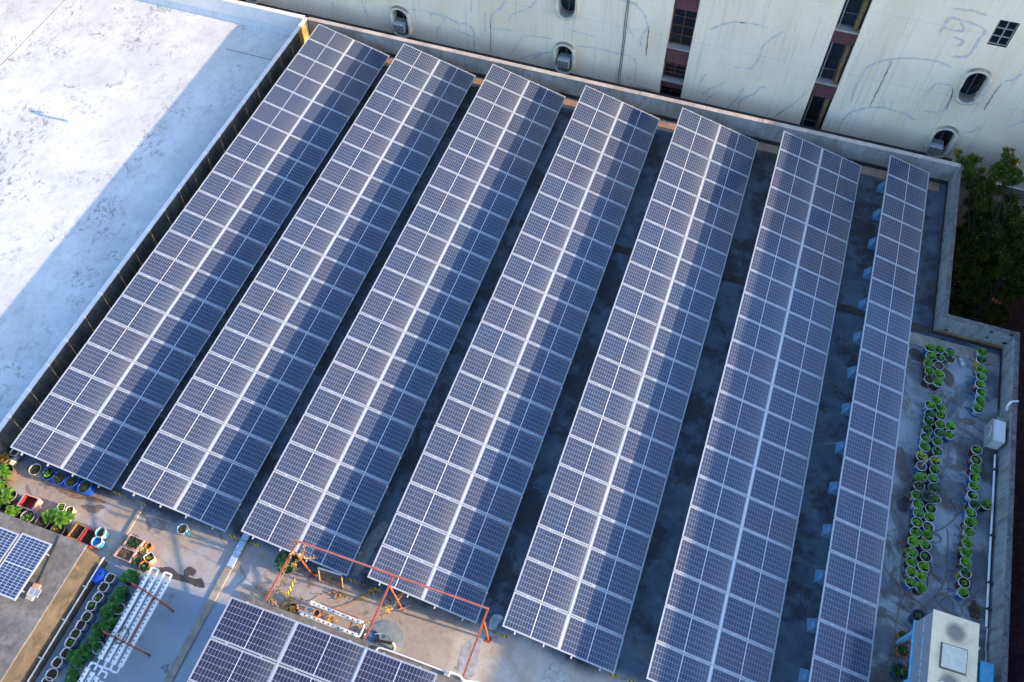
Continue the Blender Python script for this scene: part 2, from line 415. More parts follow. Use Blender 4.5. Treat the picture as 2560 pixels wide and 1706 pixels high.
M['redmetal'] = worn('red_oxide_steel', (.36, .085, .05), .6, .25, 7, (.16, .06, .04), .5, .1, .12)
M['orangemetal'] = worn('orange_painted_post', (.52, .135, .045), .55, .2, 7, (.25, .09, .05), .45, .1, .1)
M['bluepaint'] = worn('pale_blue_block', (.12, .26, .42), .85, .25, 5, (.14, .14, .15), .5)
M['bluelegs'] = worn('sky_blue_steel', (.16, .42, .62), .55, .15, 7, (.3, .2, .12), .4)
M['cyan'] = worn('cyan_steel', (.07, .40, .62), .5, .15, 6, (.2, .25, .28), .35)
M['bluetub'] = worn('blue_plastic', (.012, .10, .55), .35, .15, 6, (.15, .2, .3), .2, 0, .05)
M['navytub'] = worn('navy_plastic', (.02, .045, .13), .5, .2, 6, (.15, .14, .13), .3, 0, .05)
M['soil'] = worn('potting_soil', (.040, .028, .020), .95, .5, 26, (.12, .085, .05), .5, 0, .8)
M['drysoil'] = worn('dry_soil', (.12, .085, .055), .95, .4, 26, (.24, .18, .12), .5, 0, .8)
M['cream'] = worn('cream_tank_roof', (.86, .675, .44), .6, .10, 1.4, (.48, .33, .18), .75)
M['terracotta'] = worn('terracotta_pot', (.50, .17, .07), .75, .2, 8, (.55, .4, .3), .3)
M['orangepot'] = worn('orange_pot', (.72, .22, .03), .5, .15, 8, (.4, .2, .1), .3)
M['greypot'] = worn('grey_pot', (.30, .30, .31), .6, .2, 8, (.15, .13, .1), .4)
M['blackpot'] = worn('black_plastic_pot', (.035, .035, .035), .5, .25, 8, (.15, .12, .1), .3)
M['creampot'] = worn('cream_pot', (.66, .60, .48), .6, .12, 8, (.3, .25, .18), .4)
M['pinkcrate'] = worn('faded_pink_crate', (.72, .42, .38), .6, .15, 5, (.5, .3, .25), .4)
M['redcrate'] = worn('red_crate_inside', (.36, .035, .03), .5, .2, 5, (.2, .05, .04), .4)
M['crimson'] = worn('crimson_crate', (.50, .04, .06), .5, .2, 5, (.3, .12, .1), .3)
M['brownwood'] = worn('orange_brown_wood', (.45, .20, .07), .75, .3, 7, (.2, .1, .05), .4)
M['bamboo'] = worn('bamboo_post', (.55, .36, .14), .65, .2, 6, (.3, .18, .08), .4)
M['basket'] = worn('woven_basket', (.20, .14, .09), .9, .4, 30, (.05, .04, .03), .6, 0, .6)
M['paleblue'] = worn('pale_blue_plank', (.42, .55, .74), .6, .12, 5, (.3, .16, .1), .35)
M['mortar'] = worn('mortar_strip', (.38, .33, .27), .9, .25, 3, (.2, .13, .08), .5, pos=True)
M['joint'] = worn('dark_joint', (.06, .055, .05), .9, .4, 2, (.16, .14, .12), .4, pos=True)
M['hose'] = worn('brown_hose', (.22, .16, .11), .5, .2, 8)
M['greyhose'] = worn('beige_hose', (.42, .39, .33), .5, .15, 8)
M['bluehose'] = worn('blue_drip_tube', (.02, .10, .34), .5, .2, 8)
M['steel'] = worn('stainless_basin', (.55, .56, .58), .22, .1, 6, None, 0, .9, 0)
M['blackpipe'] = worn('black_pipe', (.03, .025, .025), .5, .2, 8, (.12, .08, .06), .4)
M['brick'] = worn('salmon_brick', (.62, .30, .23), .85, .15, 8, (.6, .5, .42), .4)
M['greybrick'] = worn('grey_brick', (.42, .39, .35), .9, .15, 8, (.25, .22, .2), .4)
M['dryvine'] = worn('dry_vine', (.50, .32, .13), .8, .25, 6)
M['dryleaf'] = worn('dry_leaf', (.50, .29, .09), .8, .3, 6)
M['bark'] = worn('bark', (.045, .034, .024), .95, .3, 8, (.03, .025, .02), .5, 0, .5)
M['mesh'] = worn('wire_mesh', (.19, .16, .12), .6, .2, 6)
M['red'] = worn('red_plastic', (.55, .03, .03), .45, .1, 6)
M['stone'] = worn('pale_rubble', (.62, .58, .50), .9, .15, 8, (.4, .33, .25), .4)
M['water'] = worn('murky_water', (.05, .045, .025), .08, .3, 4, None, 0, 0, 0)
M['greenwater'] = worn('green_water', (.22, .27, .20), .12, .2, 4, None, 0, 0, 0)
M['bluepaintwet'] = worn('wet_blue_paint', (.015, .16, .62), .2, .2, 6, None, 0, 0, .05)

def bucket_mat(name, body, band, thr):
    """printed paint bucket: coloured body with an irregular pale label patch"""
    mt, n, b = newmat(name); k = NT(n)
    o = k.coord(); s = k.sep(o)
    ang = k.math('ARCTAN2', s[1], s[0])
    lab = k.math('MULTIPLY', k.ramp(k.math('SINE', k.math('MULTIPLY_ADD', ang, 2.0, k.math('MULTIPLY', k.rand(), 6.28))), thr, thr+.12),
                 k.ramp(k.math('ABSOLUTE', k.math('SUBTRACT', s[2], .19)), .085, .115, 1, 0))
    nz = k.noise(o, 14, 4, .6)
    col = k.mix(k.math('MULTIPLY', lab, k.ramp(nz, .36, .5)), body, band)
    col = k.mix(k.math('MULTIPLY', k.ramp(k.noise(o, 9, 8, .7), .55, .75), .5), col, (.16, .13, .11))
    k.put(b.inputs['Base Color'], col); b.inputs['Roughness'].default_value = .42
    return mt
M['b_maroon'] = bucket_mat('maroon_bucket', (.050, .016, .016), (.42, .30, .28), .75)
M['b_black'] = bucket_mat('black_bucket', (.018, .018, .022), (.30, .30, .32), .85)
M['b_red'] = bucket_mat('red_brown_bucket', (.17, .030, .022), (.55, .45, .42), .6)
M['b_blue'] = bucket_mat('blue_white_bucket', (.030, .13, .40), (.66, .70, .74), .0)
M['b_yellow'] = bucket_mat('yellow_bucket', (.66, .44, .02), (.25, .17, .02), .8)
M['b_white'] = bucket_mat('white_bucket', (.66, .66, .60), (.50, .52, .40), .5)
M['b_cyan'] = bucket_mat('cyan_white_bucket', (.06, .42, .58), (.78, .76, .70), -.2)

def leaf_mat(name, c1, c2, sat=1.0, trans=.25):
    mt, n, b = newmat(name); k = NT(n)
    g = k.add('ShaderNodeNewGeometry')
    f = k.noise(k.pos(), 3.5, 5, .6)
    col = k.mix(k.ramp(f, .35, .65), c1, c2)
    hs = k.add('ShaderNodeHueSaturation'); n.links.new(col, hs.inputs['Color'])
    k.put(hs.inputs['Value'], k.math('MULTIPLY_ADD', g.outputs['Random Per Island'], .75, .62))
    k.put(hs.inputs['Hue'], k.math('MULTIPLY_ADD', g.outputs['Random Per Island'], .035, .485))
    hs.inputs['Saturation'].default_value = sat
    k.put(b.inputs['Base Color'], hs.outputs[0]); b.inputs['Roughness'].default_value = .5
    tr = k.add('ShaderNodeBsdfTranslucent'); n.links.new(hs.outputs[0], tr.inputs[0])
    ms = k.add('ShaderNodeMixShader'); ms.inputs[0].default_value = trans
    n.links.new(b.outputs[0], ms.inputs[1]); n.links.new(tr.outputs[0], ms.inputs[2])
    n.links.new(ms.outputs[0], n.nodes['Material Output'].inputs[0])
    return mt
M['lettuce'] = leaf_mat('lettuce_leaf', (.10, .235, .018), (.19, .36, .032))
M['lettuce_bright'] = leaf_mat('bright_lettuce_leaf', (.16, .33, .02), (.24, .44, .03))
M['kale'] = leaf_mat('dark_green_leaf', (.035, .105, .028), (.065, .17, .040))
M['herb'] = leaf_mat('olive_herb_leaf', (.05, .075, .02), (.10, .13, .03))
M['yellowleaf'] = leaf_mat('yellow_leaf', (.42, .32, .01), (.55, .50, .03))
M['feather'] = leaf_mat('grey_green_frond', (.035, .070, .05), (.06, .10, .07))
M['redleaf'] = leaf_mat('reddish_leaf', (.22, .07, .03), (.30, .22, .03))
M['tree'] = leaf_mat('tree_leaf', (.065, .09, .015), (.19, .20, .026), 1.0, .3)
M['bigleaf'] = leaf_mat('shaded_paddle_leaf', (.030, .125, .020), (.065, .21, .035))  # darker copy for plants in the hut's shade, shade put into the colour
M['bigleaf_sun'] = leaf_mat('sunlit_paddle_leaf', (.10, .24, .02), (.18, .35, .03))  # lighter copy of the same leaf, sunlight put into the colour

def tape_mat():
    mt, n, b = newmat('hazard_tape'); k = NT(n)
    s = k.sep(k.coord())
    f = k.math('FRACT', k.math('MULTIPLY', k.math('MULTIPLY_ADD', s[2], .8, s[0]), 7.5))
    col = k.mix(k.math('GREATER_THAN', f, .5), (.02, .02, .02), (.62, .46, .02))
    k.put(b.inputs['Base Color'], col); b.inputs['Roughness'].default_value = .5
    return mt
M['tape'] = tape_mat()
def tile_mat():
    mt, n, b = newmat('purple_brown_tiles'); k = NT(n)
    s = k.sep(k.pos())
    wn = k.add('ShaderNodeTexWhiteNoise', noise_dimensions='3D'); cx = k.add('ShaderNodeCombineXYZ')
    k.put(cx.inputs[0], k.math('FLOOR', k.math('MULTIPLY', s[0], 8))); k.put(cx.inputs[1], k.math('FLOOR', k.math('MULTIPLY', s[1], 8))); k.put(cx.inputs[2], k.math('FLOOR', k.math('MULTIPLY', s[2], 4)))
    n.links.new(cx.outputs[0], wn.inputs['Vector'])
    col = k.mix(wn.outputs[0], (.22, .095, .12), (.42, .22, .25))
    gr = k.math('MAXIMUM', k.math('LESS_THAN', k.math('FRACT', k.math('MULTIPLY', s[1], 8)), .09), k.math('LESS_THAN', k.math('FRACT', k.math('MULTIPLY', s[2], 4)), .05))
    col = k.mix(gr, col, (.05, .035, .035))
    k.put(b.inputs['Base Color'], col); b.inputs['Roughness'].default_value = .45
    return mt
M['tiles'] = tile_mat()
def louvre_mat():
    mt, n, b = newmat('grey_louvre_side'); k = NT(n)
    s = k.sep(k.coord())
    f = k.math('FRACT', k.math('MULTIPLY', s[2], 18))
    col = k.mix(k.ramp(f, .1, .5), (.16, .17, .21), (.27, .28, .33))
    col = k.mix(k.math('MULTIPLY', k.ramp(k.noise(k.coord(), 5, 6, .65), .5, .7), .4), col, (.12, .12, .13))
    k.put(b.inputs['Base Color'], col); b.inputs['Roughness'].default_value = .6
    return mt
M['louvre'] = louvre_mat()

# ------------------------------------------------------------------ the setting
Y0, YS = .50, -34.0                     # north wall line, far south end
fl = MB(); fl.prism([(-1.0, YS), (29.25, YS), (29.25, -6.75), (26.95, -6.75), (26.95, .55), (-1.0, .55)], -.25, 0)
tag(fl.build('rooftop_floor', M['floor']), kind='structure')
tag(MB().box(-34, -1.0, YS, .5, -.25, .004).build('white_rooftop_floor', M['white_roof']), kind='structure')
tag(MB().box(-90, 110, -100, 100, -14, -13.5).build('ground', M['ground']), kind='structure')
tag(MB().box(26.9, 32.5, -40, 2.1, -13.499, -13.45).build('alley_shade_sheet', M['ledge']), kind='structure')  # added dark sheet, the alley's deep shade put into its colour
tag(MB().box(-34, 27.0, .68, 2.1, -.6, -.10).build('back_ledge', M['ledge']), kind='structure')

b = thing('solar_building', 'grey concrete building that carries the seven solar rows and the rooftop garden', 'building', (0, 0, 0))
MB().prism([(-1.0, YS), (29.2, YS), (29.2, -6.8), (26.9, -6.8), (26.9, .5), (-1.0, .5)], -13.5, -.251).build('wall', M['mass'], b)
b = thing('white_roof_building', 'building with the bright white coated flat roof left of the solar rows', 'building', (-17, 0, 0))
MB().box(-17, 15.98, YS, .5, -13.5, -.251).build('wall', M['mass'], b)

# parapets
t = thing('parapet_wall', 'long grey concrete parapet running behind the far ends of the solar rows', 'parapet wall', (13, .57, 0))
MB().box(-13.92, 13.92, -.07, .11, 0, .97).build('wall', M['parapet'], t)
cp = MB(); xs = -13.90
while xs < 13.95:                        # rough coping in cast lengths
    e = min(xs+random.uniform(2.2, 3.4), 13.98); cp.bbox(xs+.004, e-.004, -.085, .125, .972, 1.0+random.uniform(-.006, .006), .012); xs = e
cp.build('coping', M['parapet_top'], t)
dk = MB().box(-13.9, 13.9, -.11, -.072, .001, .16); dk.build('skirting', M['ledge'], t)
t = thing('parapet_wall', 'low parapet with a mouldy black inner face and pale cap beside the white roof', 'parapet wall', (-1, -16, 0))
MB().box(-.05, .08, -18, 16.48, 0, .97).build('wall', M['parapet_dark'], t)
MB().bbox(-.085, .095, -18, 16.60, .971, 1.01, .01).build('coping', M['whitewash'], t)
MB().box(.081, .085, 15.62, 16.3, .02, .965).build('sun_patch', worn('golden_sun_patch', (.50, .30, .09), .85, .5, 3, (.62, .5, .32), .6, pos=True), t)  # golden sunlight on the inner face near the corner, painted as a thin patch
tr = MB(); 
for y_ in [-15.4+1.47*i for i in range(21)]:
    tr.tube([(.083, y_, .80), (.083, y_+random.uniform(-.03, .03), .80-random.uniform(.30, .55))], .013, 5)
tr.build('rust_streak', worn('rust_streak', (.36, .20, .07), .9, .4, 9, pos=True), t)
t = thing('parapet_wall', 'pinkish white parapet at the back edge of the white roof', 'parapet wall', (-17, .55, 0))
MB().box(-17, 15.93, -.08, .08, 0, .97).build('wall', M['whitewash'], t)
MB().bbox(-17, 15.91, -.10, .13, .971, 1.02, .01).build('coping', M['whitewash'], t)
sk = MB(); sk.add([(-17, -.085, .26), (15.9, -.085, .26), (15.9, -.22, .008), (-17, -.22, .008)], [(0, 3, 2, 1)]); sk.build('skirting', worn('pale_grey_fillet', (.62, .62, .62), .7, .1, 2, (.4, .4, .4), .4, pos=True), t)
t = thing('parapet_wall', 'stepped east parapet with lichen covered top around the potted plants', 'parapet wall', (29.25, -7, 0))
ew = MB()
ew.box(-2.37, -2.25, .17, 7.50, 0, .97)
ew.box(-2.37, -.05, .17, .32, 0, .97) if False else None
ew.box(-2.249, .06, .17, .32, 0, .97)
ew.box(-.06, .06, -27, .169, 0, .97)
ew.build('wall', M['parapet_east'], t)
ec = MB()
ec.bbox(-2.385, -2.235, .335, 7.48, .972, 1.0, .01); ec.bbox(-2.385, .085, .155, .333, .972, 1.0, .01); ec.bbox(-.075, .085, -27, .153, .972, 1.0, .01)
ec.build('coping', M['east_cap'], t)
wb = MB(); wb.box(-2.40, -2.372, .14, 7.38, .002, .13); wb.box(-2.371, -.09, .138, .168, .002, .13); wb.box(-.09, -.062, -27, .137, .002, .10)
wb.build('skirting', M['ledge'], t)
rb = MB(); rb.box(-2.36, -.10, .162, .169, .14, .27); rb.build('rusty_band', worn('rusty_render', (.34, .20, .09), .85, .35, 3, (.2, .12, .06), .5, pos=True), t)
dh = MB()
for k_, xx, yy, s_ in (('W', 1405, 1020, .075), ('W', 1310, 1128, .075), ('W', 1800, 1085, .11), ('W', 1655, 1240, .11), ('W', 515, 985, .075)):
    q = pt(k_, xx, yy, y=-6.83); x_, z_ = q.x-29.25, q.z
    dh.add([(x_-s_, .1685, z_), (x_, .1685, z_-s_*.7), (x_+s_, .1685, z_), (x_, .1685, z_+s_*.7), (x_-s_, .164, z_), (x_, .164, z_-s_*.7), (x_+s_, .164, z_), (x_, .164, z_+s_*.7)],
           [(4, 5, 6, 7), (0, 1, 5, 4), (1, 2, 6, 5), (2, 3, 7, 6), (3, 0, 4, 7)])
for xx, yy in ((1515, 805), (1475, 870), (1500, 945), (1425, 1070), (1487, 1075), (1447, 1135), (1408, 1190)):
    q = pt('T', xx, yy, x=26.875); y_, z_ = q.y+7, q.z; s_ = .05
    dh.add([(-2.3715, y_-s_, z_), (-2.3715, y_, z_-s_), (-2.3715, y_+s_, z_), (-2.3715, y_, z_+s_), (-2.376, y_-s_, z_), (-2.376, y_, z_-s_), (-2.376, y_+s_, z_), (-2.376, y_, z_+s_)],
           [(7, 6, 5, 4), (0, 1, 5, 4), (1, 2, 6, 5), (2, 3, 7, 6), (3, 0, 4, 7)])
dh.build('drain_opening', M['hole'], t)

def stain(view, pts, name, c, z=.0035):
    P = [pt(view, x, y, z=z) for x, y in pts]; P = smooth_path(P+[P[0]], 4)[:-1]
    c0 = sum(P, Vector())/len(P); rr = random.Random(len(pts))
    mb = MB(); mb.add([(p.x+rr.uniform(-.012, .012), p.y+rr.uniform(-.012, .012), z) for p in P], [list(range(len(P)))[::-1] if sum((P[i].x-c0.x)*(P[(i+1) % len(P)].y-c0.y)-(P[(i+1) % len(P)].x-c0.x)*(P[i].y-c0.y) for i in range(len(P))) < 0 else list(range(len(P)))])
    mt, n, b = newmat(name); k = NT(n); p = k.pos()
    k.put(b.inputs['Base Color'], k.mix(k.ramp(k.noise(p, 6, 7, .7), .3, .7), tuple(x*.7 for x in c), tuple(x*1.35 for x in c)))
    k.put(b.inputs['Roughness'], .5); k.put(b.inputs['Alpha'], k.ramp(k.noise(p, 9, 8, .72), .26, .42, .25, .92))
    return tag(mb.build('floor_stain', mt), kind='structure')
stain('F', [(-130,190),(-60,215),(0,218),(130,215),(190,270),(270,310),(290,240),(350,205),(420,245),(425,280),(385,325),(350,300),(345,330),(430,350),(490,345),(525,420),(515,455),(450,450),(390,430),(300,390),(200,370),(120,330),(0,265),(-130,230)], 'wet_dark_stain', (.085, .07, .065))
stain('D', [(945,780),(1010,760),(1100,775),(1180,765),(1240,790),(1180,820),(1140,860),(1060,855),(1000,820)], 'brown_stain', (.21, .155, .115))
stain('D', [(640,560),(760,590),(860,600),(1000,640),(1180,690),(1240,740),(1120,735),(980,700),(860,690),(760,640),(700,620)], 'rust_brown_stain', (.27, .175, .11))
stain('F', [(1195,330),(1240,270),(1330,265),(1360,310),(1300,390),(1240,420),(1190,380)], 'pale_patch', (.40, .35, .30))
stain('G', [(1610,1440),(1660,1200),(1760,1080),(1850,1030),(1900,1090),(1870,1250),(1840,1400),(1800,1500),(1650,1500)], 'pale_trowelled_patch', (.40, .40, .41))
stain('6', [(810,1440),(880,1380),(960,1390),(1040,1470),(1060,1560),(980,1640),(840,1620),(790,1530)], 'pale_lime_patch', (.50, .48, .45))
stain('5', [(1290,930),(1330,800),(1400,640),(1480,520),(1560,440),(1630,410),(1640,470),(1560,600),(1470,760),(1400,880),(1340,945)], 'pale_washed_patch', (.27, .27, .27))
stain('6', [(300,940),(340,905),(400,910),(420,950),(370,1000),(340,1050),(280,1040)], 'pale_salt_patch', (.42, .45, .50))
stain('A', [(1000,830),(1040,800),(1120,830),(1170,900),(1150,960),(1080,950),(1020,900)], 'black_damp_patch', (.06, .055, .055))
stain('A', [(1350,1060),(1420,1040),(1500,1100),(1540,1180),(1500,1260),(1440,1240),(1400,1180),(1340,1140)], 'brown_dirt_patch', (.16, .115, .08))
stain('B', [(835,1010),(880,980),(950,960),(985,1040),(960,1120),(900,1145),(850,1110)], 'black_damp_patch', (.045, .045, .05))
stain('B', [(1510,70),(1640,60),(1735,90),(1730,140),(1640,130),(1540,95)], 'brown_dirt_patch', (.20, .155, .12))
stain('B', [(1590,400),(1640,350),(1690,380),(1700,470),(1640,490)], 'brown_dirt_patch', (.15, .115, .095))
stain('B', [(820,430),(880,390),(930,440),(960,600),(1010,740),(960,800),(880,760),(840,600)], 'brown_dirt_patch', (.13, .11, .10))
stain('C', [(1215,610),(1270,620),(1330,670),(1300,710),(1220,690),(1190,640)], 'grey_damp_patch', (.14, .145, .15))

# raised joints and strips on the floor
tag(MB().box(11.6, 26.8, -6.93, -6.62, .004, .03).build('floor_joint', M['joint']), kind='structure')
tag(MB().bbox(4.16, 4.27, -23.25, -21.45, .004, .05, .012).build('mortar_strip', M['mortar']), kind='structure')
tag(MB().bbox(7.62, 7.86, -29, -22.25, .004, .05, .015).build('mortar_strip', M['mortar']), kind='structure')
tag(MB().bbox(26.0, 29.1, -7.55, -7.05, .004, .035, .012).build('mortar_strip', M['mortar']), kind='structure')
tag(MB().box(-.9, 26.6, -.02, .42, .004, .03).build('sunlit_floor_strip', worn('brown_sunlit_floor', (.38, .25, .17), .9, .25, 2, (.2, .14, .1), .5, pos=True)), kind='structure')  # added strip: sun slipping past the row ends, painted as brown floor
pk = MB().bbox(7.66, 7.88, -22.27, -21.0, .055, .10, .012).build('plank', M['paleblue'])
tag(pk, 'pale blue painted plank lying across the floor joint under the second solar row', 'plank')

# ------------------------------------------------------------------ cream building
YF = 2.1
def fx(k, x, y): q = pt(k, x, y, y=YF); return q.x, q.z
cb = thing('cream_building', 'big cream rendered building with oval windows behind the solar roof', 'building', (13, YF, 0))
def oval(cx, cz, hw, hh, n=32):
    pts = []
    st = hh-hw
    for i in range(n):
        a = 2*math.pi*i/n
        x = hw*math.cos(a); z = hw*math.sin(a)
        pts.append((cx+x, cz+z+(st if math.sin(a) > 1e-6 else -st if math.sin(a) < -1e-6 else 0)))
    return pts
def holed(mb, x0, x1, z0, z1, pts):
    """wall rectangle at y=0 with a hole"""
    cx = sum(p[0] for p in pts)/len(pts); cz = sum(p[1] for p in pts)/len(pts)
    out = []
    for p in pts:
        dx, dz = p[0]-cx, p[1]-cz; t_ = 1e9
        if dx > 1e-6: t_ = min(t_, (x1-cx)/dx)
        if dx < -1e-6: t_ = min(t_, (x0-cx)/dx)
        if dz > 1e-6: t_ = min(t_, (z1-cz)/dz)
        if dz < -1e-6: t_ = min(t_, (z0-cz)/dz)
        out.append((cx+dx*t_, cz+dz*t_))
    n = len(pts); vs = [(x, 0, z) for x, z in pts]+[(x, 0, z) for x, z in out]
    mb.add(vs, [(i, n+i, n+(i+1) % n, (i+1) % n) for i in range(n)])
    for cxn, czn in ((x0, z0), (x1, z0), (x1, z1), (x0, z1)):         # fill the corners
        for i in range(n):
            a, c = out[i], out[(i+1) % n]
            if (abs(a[0]-cxn) < 1e-6 or abs(a[1]-czn) < 1e-6) and (abs(c[0]-cxn) < 1e-6 or abs(c[1]-czn) < 1e-6) and not (abs(a[0]-c[0]) < 1e-6 or abs(a[1]-c[1]) < 1e-6):
                mb.add([(a[0], 0, a[1]), (cxn, 0, czn), (c[0], 0, c[1])], [(0, 1, 2)])
ZB, ZT = -13.5, 8.3
OVX = {'A': [-12.55, -4.78, 2.92, 10.60], 'C': [26.28, 34.0]}
OVZ = [.66, 3.43, 6.2]
fw = MB()
def rect(x0, x1, z0, z1): fw.add([(x0-13, 0, z0), (x1-13, 0, z0), (x1-13, 0, z1), (x0-13, 0, z1)], [(0, 1, 2, 3)])
def wallseg(x0, x1, cols, squares=()):
    xs = x0
    for cx in cols:
        rect(xs, cx-.8, ZB, ZT); xs = cx+.8
        z = ZB
        for cz in OVZ:
            sq = [q for q in squares if abs(q[0]-cx) < .8 and abs(q[1]-cz) < 1.3]
            rect(cx-.8, cx+.8, z, cz-1.2); z = cz+1.2
            if sq: holed(fw, cx-.8-13, cx+.8-13, cz-1.2, cz+1.2, [(sq[0][0]-.33-13, cz+q_) for q_ in ()] or [(sq[0][0]+a-13, sq[0][1]+c) for a, c in ((-.33, -.5), (0, -.5), (.33, -.5), (.33, 0), (.33, .5), (0, .5), (-.33, .5), (-.33, 0))])
            else: holed(fw, cx-.8-13, cx+.8-13, cz-1.2, cz+1.2, oval(cx-13, cz, .36, .66))
        rect(cx-.8, cx+.8, z, ZT)
    rect(xs, x1, ZB, ZT)
S1 = (14.87, 15.83); S2 = (20.89, 21.78)
wallseg(-34, S1[0], OVX['A']); wallseg(S1[1], S2[0], []); wallseg(S2[1], 48, OVX['C'], [(26.30, 5.71)])
for a, c in (S1, S2):                                                   # reveals of the recessed strips
    fw.add([(a-13, 0, ZB), (a-13, .42, ZB), (a-13, .42, ZT), (a-13, 0, ZT)], [(0, 3, 2, 1)])
    fw.add([(c-13, 0, ZB), (c-13, .42, ZB), (c-13, .42, ZT), (c-13, 0, ZT)], [(0, 1, 2, 3)])
fw.add([(-47, 14, ZB), (35, 14, ZB), (35, 14, ZT), (-47, 14, ZT), (-47, 0, ZB), (35, 0, ZB), (35, 0, ZT), (-47, 0, ZT)], [(1, 0, 3, 2), (0, 4, 7, 3), (5, 1, 2, 6)])
fw.build('wall', M['facade'], cb)
MB().box(-47.1, 35.1, -.1, 14.1, ZT, ZT+.25).build('roof', M['hutroof'], cb)
rc = MB(); rc.box(S1[0]-13, S1[1]-13, .421, .6, ZB, ZT); rc.box(S2[0]-13, S2[1]-13, .421, .6, ZB, ZT); rc.build('recess_back', M['recess'], cb)
tag(MB().box(14.1, 30, -.035, -.002, -1.4, -.86).build('base_band', worn('tan_base_band', (.40, .34, .26), .85, .15, 2, (.25, .2, .15), .5, pos=True), cb))
MB().tube([(13.9, -.06, -.8), (30, -.06, -.82)], .035, 8).build('white_pipe', M['whitepvc'], cb)
def spandrel(x0, x1, z0, z1, ztop, win=None):
    MB().box(x0-13+.002, x1-13-.002, .08, .42, z0, z1).build('spandrel', M['maroon'], cb)
    MB().box(x0-13+.004, x1-13-.004, .03, .40, z1+.002, z1+.06).build('sill', M['sill'], cb)
def strip_window(x0, x1, z0, z1, style):
    wn = MB().box(x0-13+.01, x1-13-.01, .33, .345, z0, z1).build('window', M['darkglass'], cb)
    f = MB()
    xa, xb = x0-13+.01, x1-13-.01
    if style == 2: xb -= .22
    for xx in ((xa+.03, (xa+xb)/2, xb-.03) if style == 1 else (xa+.03, xb-.03)): f.box(xx-.02, xx+.02, .29, .328, z0, z1)
    for i in (range(5) if style == 1 else (0, 1, 4)): zz = z0+.03+(z1-z0-.06)*i/4; f.box(xa+.051, xb-.051, .295, .327, zz-.018, zz+.018)
    f.build('window_frame', M['rustframe'] if style == 1 else M['winframe'], wn)
    if style == 2:
        MB().beam((xa+.10, .12, z0+.05), (xa+.10, .12, z1-.02), .035, .035).build('pale_bar', M['galv'], wn)
for z0, z1 in ((1.50, 2.22), (4.05, 4.75)): spandrel(*S1, z0, z1, 0)
for z0, z1 in ((.25, .55), (7.0, 7.6)): spandrel(*S1, z0, z1, 0)
for z0, z1 in ((1.41, 2.07), (3.98, 4.52), (-1.2, -.6), (6.75, 7.3)): spandrel(*S2, z0, z1, 0)
for z0, z1 in ((-1, .25), (.62, 1.5), (2.30, 4.05), (4.82, 7.0)): strip_window(*S1, z0, z1, 1)
for z0, z1 in ((-.54, 1.41), (2.14, 3.98), (4.6, 6.75), (7.38, 8.28)): strip_window(*S2, z0, z1, 2)
dp = MB(); zz = -1.0; pts_ = []
while zz < 8.2: pts_.append((S2[1]-13-.16+random.uniform(-.012, .012), .2, zz)); zz += .35
MB().tube(pts_, [.085+random.uniform(-.012, .012) for _ in pts_], 10).build('drain_pipe', M['ochre'], cb)
# oval windows
vent_spots = []
for seg in OVX.values():
    for cx in seg:
        for cz in OVZ:
            if cx > 20 and cz > 4 and cx < 30: continue
            o1 = oval(cx-13, cz, .50, .80, 40); o2 = oval(cx-13, cz, .36, .66, 40)
            r = MB(); n = 40
            yy = (0.0, -.13, -.17, -.17, -.13, .30)
            ring = [[(x, yy[0], z) for x, z in o1], [(x, yy[1], z) for x, z in o1],
                    [(x*.9+x2*.1, -.165, z*.9+z2*.1) for (x, z), (x2, z2) in zip(o1, o2)], [(x*.25+x2*.75, -.165, z*.25+z2*.75) for (x, z), (x2, z2) in zip(o1, o2)],
                    [(x, -.12, z) for x, z in o2], [(x, .34, z) for x, z in o2]]
            r.add([p for g in ring for p in g], [(j*n+i, (j+1)*n+i, (j+1)*n+(i+1) % n, j*n+(i+1) % n) for j in range(5) for i in range(n)], True)
            wd = r.build('oval_window', M['ovalframe'], cb)
            g = MB(); g.add([(x, .32, z) for x, z in o2], [list(range(n))]); g.add([(x, .328, z) for x, z in o2], [list(range(n))[::-1]])
            g.build('pane', M['darkglass'], wd)
            br = MB().box(cx-13-.02, cx-13+.02, .27, .315, cz-.64, cz+.64); 
            br.build('glazing_bar', M['winframe'], wd)
# square window
q = MB().box(25.97-13, 26.63-13, .10, .12, 5.21, 6.21).build('square_window', M['darkglass'], cb)
f = MB()
for i in range(3): xx = 26.0-13+.30*i; f.box(xx-.018, xx+.018, .05, .098, 5.215, 6.205)
for i in range(4): zz = 5.24+.313*i; f.box(25.972-13, 26.628-13, .055, .097, zz-.014, zz+.014)
f.build('window_frame', M['sill'], q)
